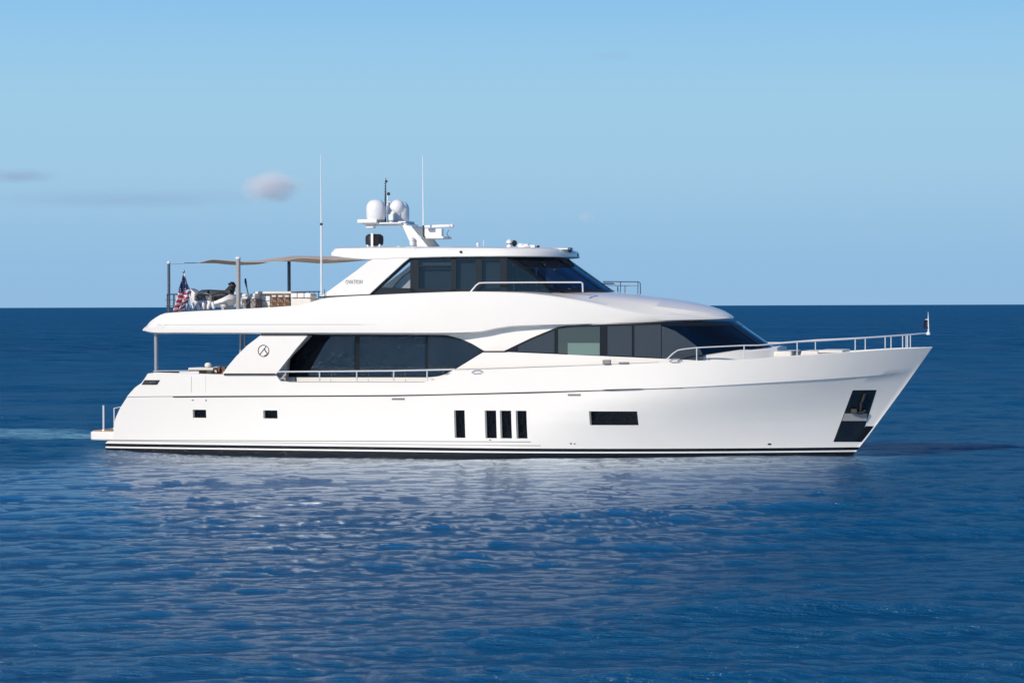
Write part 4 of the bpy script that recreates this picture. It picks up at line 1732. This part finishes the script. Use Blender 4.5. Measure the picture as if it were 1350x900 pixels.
wm = [M['white'], M['rubber'], M['steel']]
gear('gps_antenna', [('l', P(630, 325.5, -0.6), [(0.04, 0), (0.04, 0.06), (0.07, 0.08), (0.05, 0.14), (0.01, 0.15)], 0)], wm)
gear('short_antenna', [('t', [P(637.5, 326, -0.6), P(637.5, 316.5, -0.6)], 0.012, 0)], wm)
c = P(673, 321, -0.9)
gear('searchlight', [('l', P(671.5, 326, -0.9), [(0.10, 0), (0.10, 0.08), (0.05, 0.12), (0.05, 0.2)], 0), ('b', c + Vector((0, 0, -0.02)), (0.22, 0.12, 0.06), 1),
                     ('l', P(671.5, 319.5, -0.9), [(0.03, -0.08), (0.11, -0.02), (0.11, 0.05), (0.03, 0.11)], 0),
                     ('l', P(678, 320.5, -0.7), [(0.04, -0.12), (0.10, -0.04), (0.10, 0.05), (0.03, 0.11)], 1)], wm)
gear('horn_cluster', [('l', P(687, 326, -0.9), [(0.13, 0), (0.14, 0.08), (0.08, 0.14), (0.01, 0.15)], 0), ('b', P(692.5, 324, -0.9), (0.22, 0.14, 0.13), 0),
                      ('t', [P(683, 325, -1.0), P(698, 324.4, -1.0)], 0.035, 2)], wm)
gear('flood_lamp', [('b', P(702, 324.8, -0.9), (0.20, 0.12, 0.10), 0), ('l', P(709.5, 325.6, -0.9), [(0.05, -0.01), (0.06, 0.03), (0.03, 0.06)], 1), ('t', [P(698, 326, -0.9), P(711, 325.8, -0.9)], 0.02, 1)], wm)
gear('roof_hatch', [('b', P(737, 328.4, -0.8), (0.85, 0.9, 0.06), 0), ('b', P(739, 327.6, -1.0), (0.42, 0.2, 0.05), 1), ('b', P(751, 329.4, -0.7), (0.15, 0.2, 0.16), 1)], wm)
gear('roof_cleat', [('t', [P(522.5, 326, -1.9), P(528, 325.6, -1.9)], 0.03, 0), ('l', P(525, 326, -1.9), [(0.05, -0.01), (0.03, 0.05)], 0)], wm)

# ------------------------------------------------------------------ boat deck: posts and shade sail
Z_BD = P(300, 411, -2.5).z
for (px, y, t_, r_, mm) in ((222.5, -2.7, 347, 0.052, M['darksteel']), (314, -2.35, 341, 0.080, M['pillar']), (381, 2.35, 344, 0.065, M['darksteel'])):
    p1 = P(px, t_, y)
    m = MB()
    m.tube([(p1.x, y, Z_BD - 0.15), (p1.x, y, p1.z)], r_, 16)
    m.lathe(p1 - Vector((0, 0, 0.02)), [(r_ * 1.02, 0), (r_ * 1.25, 0.02), (r_ * 1.2, 0.07), (r_ * 0.5, 0.10)], 16, 1)
    m.lathe((p1.x, y, Z_BD - 0.12), [(r_ * 2, 0), (r_ * 1.8, 0.04), (r_, 0.06)], 16, 1)
    m.build('sail_post', [mm, M['white']], yacht, origin=(p1.x, y, Z_BD))
near = [(263, 346.4), (285, 344.5), (312, 341.7), (335, 343.4), (363, 345.0), (392, 344.4), (410, 341.8), (425, 339.6), (445, 340.5), (476, 342.4)]
midl = [(263, 346.5), (285, 346.8), (312, 349.0), (335, 348.4), (363, 342.2), (392, 342.4), (410, 345.4), (425, 346.8), (445, 346.0), (476, 342.6)]
farl = [(263, 346.3), (285, 345.6), (312, 343.6), (335, 340.0), (363, 337.4), (392, 337.8), (410, 338.4), (425, 339.0), (445, 340.0), (476, 342.0)]
rows, rows2 = [], []
x_0, x_1 = 263, 476
for i in range(55):
    px = x_0 + (x_1 - x_0) * i / 54
    wid = 2.35 * min(1.0, 0.05 + (i / 54 * 4.2) ** 0.8)
    a, b, c = P(px, smo(near, px), -wid).z, P(px, smo(midl, px), 0).z, P(px, smo(farl, px), wid).z
    xx = P(px, 344, 0).x
    row = []
    for k in range(17):
        v = -1 + 2 * k / 16
        z = a * (v * (v - 1) / 2) + b * (1 - v * v) + c * (v * (v + 1) / 2)
        row.append(Vector((P(px, 344, 0).x + (P(px, 344, -wid).x - P(px, 344, wid).x) * 0.0 + 0.0, v * wid, z)))
    rows.append(row)
m = MB()
m.solid(rows, [[p + Vector((0, 0, -0.012)) for p in r] for r in rows])
sail = m.build('shade_sail', M['taupe'], yacht)
m = MB()
m.tube([P(243, 346.4, 0), P(264, 346.4, 0)], 0.010, 6)
m.tube([P(223, 348.4, -2.7), rows[0][8]], 0.006, 6)
m.build('sail_cable', M['darksteel'], sail)

# rail at the after end of the boat deck
m = MB()
zr = P(222, 387.8, -2.8).z
x0_ = P(219, 388, -2.8).x
x1_ = P(238, 388, -2.8).x
x2_ = P(300, 388, -2.8).x
m.tube([(x1_ + 0.3, -2.85, zr), (x0_ + 0.1, -2.85, zr), (x0_, -2.7, zr), (x0_, 2.7, zr), (x0_ + 0.1, 2.85, zr), (x2_, 2.85, zr)], 0.024, 8)
for yy in np.linspace(-2.7, 2.7, 9):
    m.tube([(x0_, yy, zr), (x0_, yy, Z_BD - 0.4)], 0.018, 6)
for xx in np.linspace(x0_ + 0.3, x1_ + 0.3, 3):
    m.tube([(xx, -2.85, zr), (xx, -2.85, Z_BD - 0.4)], 0.018, 6)
for xx in np.linspace(x0_ + 0.3, x2_, 8):
    m.tube([(xx, 2.85, zr), (xx, 2.85, Z_BD - 0.4)], 0.018, 6)
for k in (0.33, 0.66):
    zz = zr - k * (zr - Z_BD)
    m.tube([(x0_, -2.7, zz), (x0_, 2.7, zz)], 0.010, 6)
    m.tube([(x0_, -2.85, zz), (x1_ + .3, -2.85, zz)], 0.010, 6)
m.build('boat_deck_rail', M['darksteel'], yacht, origin=(x0_, 0, Z_BD))
# far coaming rail of the boat deck to the lounge
m = MB()
m.tube([P(335, 385.2, 2.6), P(425, 384.2, 2.6)], 0.02, 8)
for px in (345, 385, 402, 408, 414, 420):
    m.tube([P(px, 385, 2.6), P(px, 402, 2.6)], 0.014, 6)
m.build('far_side_rail', M['darksteel'], yacht, origin=P(335, 385, 2.6))

# ------------------------------------------------------------------ flags
def ensign():
    t = thing('ensign_flag', 'red, white and blue striped ensign drooping from a slanted white staff at the stern rail', 'flag', P(253.5, 404, -2.9))
    m_ = MB()
    m_.tube([P(254.5, 406, -2.9), P(242.7, 360, -2.9)], 0.026, 8)
    m_.build('flag_staff', M['white'], t, origin=P(253, 404, -2.9))
    m_ = MB()
    m_.lathe(P(242.3, 360, -2.9), [(0.02, -0.02), (0.045, 0.03), (0.04, 0.07), (0.02, 0.12)], 10)
    m_.build('staff_finial', M['darksteel'], t, origin=P(242.5, 360, -2.9))
    left = [(361, 241.5), (366, 239.5), (374, 236.5), (384, 233.5), (392, 232.5), (400, 231.5), (411, 229.5)]
    right = [(361, 243.2), (370, 245.6), (380, 248.5), (385, 251.5), (392, 251), (400, 245.5), (411, 241)]
    nb, na = 40, 14
    m_ = MB()
    rows_ = []
    for i in range(nb + 1):
        py = 361 + 50 * i / nb
        r_ = []
        for k in range(na + 1):
            u = k / na
            pxx = lin(left, py) + (lin(right, py) - lin(left, py)) * u
            fold = 0.10 * math.sin(u * 11 + i * 0.10) * min(1, i / 10) + 0.05 * math.sin(u * 23 + 1 + i * 0.2) * min(1, i / 12)
            r_.append(P(pxx, py + 1.2 * math.sin(u * 9 + i * 0.1) * min(1, i / 12), -2.9) + Vector((0, fold, 0)))
        rows_.append(r_)
    vv = [p for r in rows_ for p in r]
    ff, mm = [], []
    for i in range(nb):
        for k in range(na):
            a = i * (na + 1) + k
            ff.append((a, a + 1, a + na + 2, a + na + 1))
            b = i / nb
            u = k / na
            s_ = b + 0.16 * u + 0.02 * math.sin(u * 9)
            if b + 0.13 * u < 0.53 :
                mm.append(0)
            else:
                mm.append(1 + int((s_ - 0.44) / 0.062) % 2)
    m_.add(vv, ff, mm)
    o_ = m_.build('flag_cloth', [M['canton'], M['flagwhite'], M['red']], t, recalc=False, sharp=180)
    sd_ = o_.modifiers.new('thickness', 'SOLIDIFY')
    sd_.thickness = 0.006
    return t


ensign()
t = thing('bow_burgee', 'tiny dark blue burgee on a short white staff at the tip of the bow', 'flag', P(1222, 440, 0))
m = MB()
m.tube([P(1224.2, 440, 0), P(1223.8, 421, 0), P(1223.6, 411, 0)], [0.030, 0.018, 0.005], 8)
m.lathe(P(1224, 440, 0), [(0.07, -0.03), (0.06, 0.05), (0.03, 0.08)], 10)
m.build('flag_staff', M['white'], t, origin=P(1224, 440, 0))
m = MB()
rows = []
for i in range(9):
    py = 420 + 13 * i / 8
    wpx = lin([(420, 2.6), (423, 5.5), (430, 7.5), (433, 5.0)], py)
    rows.append([P(1223.6 - wpx * k / 6, py + 0.4 * k / 6, 0) + Vector((0, 0.05 * math.sin(k * 1.8 + i * 0.5), 0)) for k in range(7)])
vv = [p for r in rows for p in r]
ff = [(i * 7 + k, i * 7 + k + 1, (i + 1) * 7 + k + 1, (i + 1) * 7 + k) for i in range(8) for k in range(6)]
m.add(vv, ff, [1 if j < 6 else 0 for j in range(len(ff))])
o = m.build('flag_cloth', [mat('navy_cloth', (0.006, 0.012, 0.05), 0.8), M['flagwhite']], t, recalc=False, sharp=180)
o.modifiers.new('thickness', 'SOLIDIFY').thickness = 0.006
t['label'] = 'tiny navy and white burgee on a short white staff at the bow tip'

# ------------------------------------------------------------------ personal watercraft on its cradle (boat deck)
def watercraft():
    base = P(281, 409, -1.6)
    base.z = Z_BD - 0.25
    t_ = thing('water_scooter', 'white and black water scooter with long dark seat, stowed on the top deck', 'water scooter', base)
    sc = (P(313, 400, -1.6).x - P(250, 400, -1.6).x)
    zz = lambda py: P(281, py, -1.6).z
    xx = lambda px: P(px, 400, -1.6).x
    yy = -1.6
    # hull: loft
    prof = [(250, 396, 383, .10), (254, 403, 380, .30), (262, 404, 386, .42), (275, 404.5, 396, .52), (290, 405, 397, .55), (300, 404.5, 392.5, .52), (307, 402.5, 388, .40), (312, 399, 391, .20), (313.5, 396, 393, .03)]
    m_ = MB()
    rows_ = []
    for px, pb, pt_, w in prof:
        x, zb, zt = xx(px), zz(pb), zz(pt_)
        rows_.append([Vector((x, yy, zb)), Vector((x, yy - w * .6, zb + .04)), Vector((x, yy - w, zb + (zt - zb) * .55)), Vector((x, yy - w * .9, zt)),
                      Vector((x, yy + w * .9, zt)), Vector((x, yy + w, zb + (zt - zb) * .55)), Vector((x, yy + w * .6, zb + .04))])
    m_.grid(rows_, close=True)
    m_.add(rows_[0], [tuple(range(7))])
    m_.add(rows_[-1], [tuple(range(7))])
    m_.build('craft_hull', M['white'], t_, origin=base)
    # grey side panel
    m_ = MB()
    m_.prism([(xx(262.5), zz(396)), (xx(279), zz(396)), (xx(288), zz(399)), (xx(288), zz(391)), (xx(262.5), zz(386.5))], yy - 0.50, yy + 0.50)
    m_.build('side_panel', M['greywicker'], t_, origin=base, bevel=0.03)
    # seat
    m_ = MB()
    sp = [(263, 386.2, 384.6), (267, 386.2, 382), (275, 386.4, 381.6), (283, 388.5, 382), (290, 395, 382.4), (298, 396, 382.6), (303, 395, 380.5), (306, 393, 380.5)]
    rows_ = []
    for px, pb, pt_ in sp:
        x, zb, zt = xx(px), zz(pb), zz(pt_)
        w = .22
        rows_.append([Vector((x, yy - w, zb)), Vector((x, yy - w, zt - .04)), Vector((x, yy - w * .5, zt)), Vector((x, yy + w * .5, zt)), Vector((x, yy + w, zt - .04)), Vector((x, yy + w, zb))])
    m_.grid(rows_, close=True)
    m_.add(rows_[0], [tuple(range(6))]); m_.add(rows_[-1], [tuple(range(6))])
    m_.build('seat', M['fabric'], t_, origin=base)
    # dark foredeck and curved steering hood
    m_ = MB()
    m_.tube([Vector((xx(286), yy - .30, zz(391))), Vector((xx(296), yy - .34, zz(390))), Vector((xx(303), yy - .30, zz(389)))], [.10, .15, .10], 12)
    m_.tube([Vector((xx(a), yy, zz(b))) for a, b in ((298, 387), (302, 383.5), (305.6, 380.6), (306.6, 377), (305.4, 374.6), (303.6, 373.6))], [.12, .13, .15, .15, .12, .07], 12)
    m_.build('cowling', M['canvas'], t_, origin=base)
    m_ = MB()
    m_.tube([Vector((xx(303.5), yy - .16, zz(374.6))), Vector((xx(304.5), yy, zz(373.4))), Vector((xx(303.5), yy + .16, zz(374.6)))], .03, 8)
    m_.build('handlebar', M['rubber'], t_, origin=base)
    m_ = MB()
    m_.tube([Vector((xx(285), yy - .58, zz(388))), Vector((xx(286.5), yy - .6, zz(400))), Vector((xx(288.5), yy - .6, zz(408)))], .03, 8)
    m_.build('lashing_strap', M['trimgrey'], t_, origin=base)
    for px in (268, 300):
        m_ = MB()
        m_.box(Vector((xx(px), yy, (zz(404) + Z_BD - .25) / 2)), (0.12, 1.0, max(.1, zz(404) - Z_BD + .3)))
        m_.box(Vector((xx(px), yy - .4, zz(403.2))), (0.25, 0.16, 0.12))
        m_.build('cradle', M['satin'], t_, bevel=0.02, origin=base)


watercraft()
# rolled white cover / fender bags around it
def fender(px, py, y, rx_, label):
    m_ = MB()
    c_ = P(px, py, y)
    m_.lathe(c_, [(0.02, -0.13), (0.045, -0.11), (0.06, -0.04), (0.06, 0.06), (0.045, 0.11), (0.015, 0.13), (0.015, 0.16)], 16, tilt=Matrix.Rotation(rx_, 3, 'Y'))
    o_ = m_.build('boat_fender', M['white'], None, origin=c_)
    o_.matrix_world = Y_M @ Matrix.Translation(c_)
    o_['label'] = label
    o_['category'] = 'fender'
    o_['group'] = 'small white fenders along the top deck edge'
    return o_


for i, px in enumerate((248, 254, 261, 268, 275, 281)):
    fender(px, 404.5 - i * 0.35, -2.35, 0.3 * math.sin(i * 2.1),
           'small white fender on the top deck edge below the water scooter, number %s from the stern flag' % ('one', 'two', 'three', 'four', 'five', 'six')[i] if False else
           ['small white fender lying nearest the stern flag', 'small white fender, next after the one nearest the stern flag', 'small white fender under the tail of the water scooter, third from the flag',
            'small white fender under the scooter seat, third from the strap', 'small white fender under the scooter seat, second from the strap', 'small white fender beside the scooter lashing strap'][i])


# ------------------------------------------------------------------ boat deck furniture
def box_px(m_, x0, x1, yt, yb, y, depth, mi=0):
    a, b = P(x0, yt, y), P(x1, yb, y)
    m_.box(((a.x + b.x) / 2, y + depth / 2, (a.z + b.z) / 2), (b.x - a.x, depth, a.z - b.z), mi=mi)


def furn(name, label, cat, px, y, group=None, zb=None):
    b = P(px, 409, y)
    b.z = Z_BD - 0.33 if zb is None else zb
    return thing(name, label, cat, b, group=group), b


t, b = furn('lounge_chair', 'grey wicker lounge chair with white cushions beside the thick shade post', 'lounge chair', 328, -1.9)
m = MB(); box_px(m, 318.5, 337, 394.5, 411, -1.9, 0.85); m.build('chair_base', M['greywicker'], t, origin=b, bevel=0.02)
m = MB(); box_px(m, 319, 336, 391, 394.4, -1.85, 0.72); m.build('seat_cushion', M['offwhite'], t, origin=b, bevel=0.04)
m = MB(); box_px(m, 318, 324.5, 387.5, 391.2, -1.8, 0.6); box_px(m, 329, 336.5, 387, 391.2, -1.8, 0.6); m.build('back_cushion', M['white'], t, origin=b, bevel=0.05)

t, b = furn('bar_counter', 'white bar counter with overhanging pale top in the middle of the top deck', 'bar counter', 350, -1.2)
m = MB(); box_px(m, 338, 356, 388.6, 411, -1.2, 1.3); cb_ = m.build('counter_body', M['white'], t, origin=b, bevel=0.015)
m = MB(); box_px(m, 336, 384, 384.2, 387.2, -1.35, 1.6); m.build('counter_top', M['offwhite'], t, origin=b, bevel=0.015)
m = MB()
for yy_ in (396.2, 402.6):
    box_px(m, 338.4, 355.6, yy_, yy_ + 0.7, -1.22, 0.03)
m.build('drawer_gap', M['trimgrey'], cb_, origin=b)

for i, px in enumerate((356.5, 365, 373.5)):
    t, b = furn('bar_stool', ['brown wicker bar stool with pale cushion, nearest the white bar counter front', 'brown wicker bar stool with pale cushion, middle one of three',
                              'brown wicker bar stool with pale cushion, nearest the cream bench'][i], 'bar stool', px + 4, -1.55, group='brown wicker bar stools at the counter')
    m = MB(); box_px(m, px + 0.8, px + 8.0, 395.5, 398.5, -1.6, 0.42); m.build('seat', M['wicker'], t, origin=b, bevel=0.02)
    m = MB()
    for lx2 in (px + 1.2, px + 7.2):
        for yl in (-1.58, -1.24):
            pz = P(lx2, 398, yl)
            m.tube([pz, (pz.x, yl, b.z)], 0.03, 8)
    m.build('leg_frame', M['wicker'], t, origin=b)
    m = MB(); box_px(m, px + 0.4, px + 8.2, 387.8, 407, -1.62, 0.07); m.build('woven_back', M['wicker'], t, origin=b, bevel=0.02)
    m = MB(); box_px(m, px + 1.4, px + 7.4, 389.2, 391.5, -1.66, 0.08); m.build('cushion', M['offwhite'], t, origin=b, bevel=0.02)

t, b = furn('settee', 'long cream upholstered settee running up to the white wing', 'settee', 395, -2.2)
m = MB(); box_px(m, 382.5, 412, 387.6, 393, -1.9, 0.5); box_px(m, 383, 410, 393, 408, -1.95, 0.9, 0); m.build('settee_body', M['offwhite'], t, origin=b, bevel=0.05)
m = MB()
for k in range(3):
    box_px(m, 383.2 + 9 * k, 391.6 + 9 * k, 386.4, 392.5, -2.02, 0.25)
m.build('back_cushion', M['white'], t, origin=b, bevel=0.03)

# slanting furled parasol pole
t, b = furn('furled_parasol', 'slim dark furled parasol leaning on the top deck between two shade posts', 'parasol', 327, -0.9)
m = MB(); m.tube([P(323.6, 368.5, -0.9), P(325.5, 380, -0.9), P(328.2, 392, -0.9)], [0.028, 0.024, 0.02], 8); m.tube([P(328.2, 392, -0.9), (P(330, 409, -0.9).x, -0.9, b.z)], 0.02, 8)
m.build('pole', M['darksteel'], t, origin=b)
m = MB(); m.tube([P(323.5, 367, -0.9), P(323.8, 372, -0.9), P(325, 378, -0.9)], [0.03, 0.045, 0.03], 8); m.build('canopy', M['fabric'], t, origin=b)

# small white grab frames / seat backs between the scooter and the post
t, b = furn('sun_lounger', 'white sun lounger with raised back on the top deck, behind the thick shade post', 'sun lounger', 300, -0.4)
m = MB(); box_px(m, 296, 322, 397, 403, -0.4, 0.8); m.build('mattress', M['offwhite'], t, origin=b, bevel=0.05)
m = MB(); q1, q2 = P(303, 397, -0.3), P(311, 387, -0.3); m.box((q1 + q2) / 2 + Vector((0, .35, 0)), (0.42, 0.7, 0.12), ry=-0.9); m.build('backrest', M['offwhite'], t, origin=b, bevel=0.04)
m = MB()
for px in (298, 320):
    for yl in (-0.35, 0.3):
        pz = P(px, 403, yl)
        m.tube([pz, (pz.x, yl, b.z)], 0.025, 8)
m.build('leg_frame', M['steel'], t, origin=b)

# ------------------------------------------------------------------ aft main deck furniture
def furn2(name, label, cat, px, y, group=None):
    b = P(px, 500, y)
    b.z = 1.975
    return thing(name, label, cat, b, group=group), b


t, b = furn2('dining_table', 'pale dining table with a pinkish edge on the aft main deck', 'table', 262, -1.6)
m = MB(); box_px(m, 248, 281, 484.6, 488.0, -1.9, 1.3); m.build('tabletop', M['offwhite'], t, origin=b, bevel=0.02)
m = MB(); box_px(m, 259, 268, 488, 520, -1.4, 0.4); m.build('pedestal', mat('pink_wood', (0.5, 0.33, 0.28), 0.5), t, origin=b, bevel=0.02)
m = MB()
c = P(274.5, 484.4, -1.7)
m.lathe(c, [(0.05, 0), (0.12, 0.03), (0.135, 0.10), (0.09, 0.17), (0.01, 0.19)], 18)
o = m.build('round_pot', M['white'], None, origin=c)
o.matrix_world = Y_M @ Matrix.Translation(c)
o['label'] = 'round white pot standing on the pale dining table'
o['category'] = 'pot'
for i, (px, y) in enumerate(((280, -1.6), (287, -1.9), (285, -0.7))):
    t, b = furn2('wicker_chair', ['brown wicker chair at the forward end of the dining table', 'brown wicker chair next to the white side wing', 'brown wicker chair on the far side of the dining table'][i], 'chair', px + 4, y,
                 group='brown wicker chairs on the aft main deck')
    m = MB(); box_px(m, px, px + 10, 492, 496, y, 0.5); m.build('seat', M['wicker'], t, origin=b, bevel=0.02)
    m = MB(); box_px(m, px + 5, px + 9.5, 483.4, 497, y, 0.5); m.build('backrest', M['wicker'], t, origin=b, bevel=0.03)
    m = MB()
    for lx2 in (px + 0.8, px + 9):
        for yl in (y + 0.03, y + 0.46):
            pz = P(lx2, 495, yl)
            m.tube([pz, (pz.x, yl, b.z)], 0.022, 8)
    m.build('leg_frame', M['wicker'], t, origin=b)

# ------------------------------------------------------------------ foredeck
def deckz(x): return sz(x) - 0.27


for i, (x0_, x1_, yt, y, label) in enumerate(((1020, 1044, 462.8, -1.3, 'cream sun pad on the foredeck just ahead of the lower windscreen'),
                                              (1055, 1079, 462.4, -1.1, 'cream sun pad in the middle of the foredeck'),
                                              )):
    t = thing('sun_pad', label, 'sun pad', (P(x0_, yt, y).x, y, deckz(P(x0_, yt, y).x)), group='cream sun pads on the foredeck')
    m = MB()
    a, b = P(x0_, yt, y), P(x1_, yt, y)
    m.box(((a.x + b.x) / 2, 0, a.z - 0.11), (b.x - a.x, -2 * y, 0.22))
    m.build('mattress', M['offwhite'], t, bevel=0.06, origin=a)
    m = MB()
    m.box(((a.x + b.x) / 2, 0, a.z - 0.34), (b.x - a.x - .1, -2 * y - .1, 0.24))
    m.build('pad_base', M['white'], t, origin=a)
t = thing('windlass', 'pair of dark steel deck winches between the cream sun pads on the foredeck', 'winch', P(1049, 470, -0.9))
for k, px in enumerate((1046.5, 1053.5)):
    m = MB()
    c = P(px, 470, -1.75)
    m.lathe(c, [(0.09, -0.2), (0.09, 0), (0.06, 0.04), (0.06, 0.12), (0.09, 0.16), (0.07, 0.2)], 14)
    m.build('drum', M['darksteel'], t, origin=c)
t = thing('deck_locker', 'long pale deck locker with brown wicker panels near the bow', 'locker', P(1095, 469, -0.9))
m = MB()
a, b = P(1079, 461.4, -1.15), P(1111, 461.2, -1.15)
m.box(((a.x + b.x) / 2, 0, a.z - 0.05), (b.x - a.x, 2.3, 0.10))
m.build('lid', M['offwhite'], t, bevel=0.03, origin=a)
m = MB()
m.box(((a.x + b.x) / 2, 0, a.z - 0.28), (b.x - a.x - 0.1, 2.1, 0.36))
lk = m.build('locker_body', M['white'], t, bevel=0.01, origin=a)
for x0_, x1_ in ((1081, 1089), (1092, 1109)):
    m = MB()
    q1, q2 = P(x0_, 463, -1.07), P(x1_, 467, -1.07)
    m.box(((q1.x + q2.x) / 2, -1.07, a.z - 0.24), (q2.x - q1.x, 0.05, 0.20))
    m.build('woven_panel', M['wicker'], lk, origin=q1)


# ------------------------------------------------------------------ clouds: soft volumes far off
def cloud(name, label, px, py, dist, size, dens, seedv, nscale=3.0, cut=0.42, col=(1.0, 0.985, 0.98)):
    d = CAM_M.to_3x3() @ Vector((px - PW / 2, PH / 2 - py, -FPX))
    d.normalize()
    c_ = CAM_M.translation + d * dist
    me = bpy.data.meshes.new(name)
    bm = bmesh.new()
    bmesh.ops.create_icosphere(bm, subdivisions=3, radius=1.0)
    for v in bm.verts:
        k = 1 + 0.18 * noise.noise(v.co * 1.7 + Vector((seedv, 0, 0)))
        v.co = Vector((v.co.x * size[0], v.co.y * size[1], v.co.z * size[2])) * k
    bm.to_mesh(me)
    bm.free()
    o_ = bpy.data.objects.new(name, me)
    scene.collection.objects.link(o_)
    o_.location = c_
    o_['label'] = label
    o_['category'] = 'cloud'
    mt = bpy.data.materials.new(name)
    mt.use_nodes = True
    t_ = mt.node_tree
    t_.nodes.clear()
    out_ = t_.nodes.new('ShaderNodeOutputMaterial')
    pv = t_.nodes.new('ShaderNodeVolumePrincipled')
    pv.inputs['Color'].default_value = (*col, 1)
    pv.inputs['Anisotropy'].default_value = -0.25
    tc_ = t_.nodes.new('ShaderNodeTexCoord')
    mp_ = t_.nodes.new('ShaderNodeMapping')
    mp_.inputs['Scale'].default_value = tuple(1 / s_ for s_ in size)
    t_.links.new(tc_.outputs['Object'], mp_.inputs['Vector'])
    ln = t_.nodes.new('ShaderNodeVectorMath')
    ln.operation = 'LENGTH'
    t_.links.new(mp_.outputs[0], ln.inputs[0])
    nz_ = t_.nodes.new('ShaderNodeTexNoise')
    nz_.inputs['Scale'].default_value = nscale
    nz_.inputs['Detail'].default_value = 4
    mp2_ = t_.nodes.new('ShaderNodeMapping')
    mp2_.inputs['Location'].default_value = (seedv, seedv * 2, 0)
    t_.links.new(mp_.outputs[0], mp2_.inputs['Vector'])
    t_.links.new(mp2_.outputs[0], nz_.inputs['Vector'])

    def mth(op, a, b_, cl=False):
        n_ = t_.nodes.new('ShaderNodeMath')
        n_.operation = op
        n_.use_clamp = cl
        for i_, v_ in enumerate((a, b_)):
            if isinstance(v_, (int, float)):
                n_.inputs[i_].default_value = v_
            else:
                t_.links.new(v_, n_.inputs[i_])
        return n_.outputs[0]
    fall = mth('SUBTRACT', 0.95, ln.outputs['Value'], True)
    dd = mth('MULTIPLY', mth('SUBTRACT', mth('ADD', mth('MULTIPLY', fall, 1.1), nz_.outputs['Fac']), cut + 0.3, True), dens)
    t_.links.new(dd, pv.inputs['Density'])
    t_.links.new(pv.outputs[0], out_.inputs['Volume'])
    mt.cycles.homogeneous_volume = False
    me.materials.append(mt)
    return o_


cloud('cloud', 'small pale pinkish-white puff of cloud above the stern', 357, 246, 9000, (160, 120, 84), 0.03, 3.1, nscale=2.0)
cloud('cloud', 'faint grey-blue cloud bank at the far left edge of the sky', 25, 232, 14000, (330, 200, 60), 0.006, 8.3, col=(0.62, 0.74, 0.88))
cloud('cloud', 'thin hazy cloud streak low in the left of the sky', 170, 262, 15000, (1300, 250, 90), 0.0028, 12.3, col=(0.60, 0.74, 0.90))
cloud('cloud', 'barely visible small cloud wisp to the right of the mast', 772, 286, 12000, (60, 60, 45), 0.010, 5.3)
cloud('cloud', 'thin grey wisp of cloud high in the sky right of centre', 810, 74, 12000, (180, 100, 40), 0.004, 6.3, col=(0.6, 0.72, 0.86))

for o in bpy.data.objects:
    if '_o0' in o:
        del o['_o0']
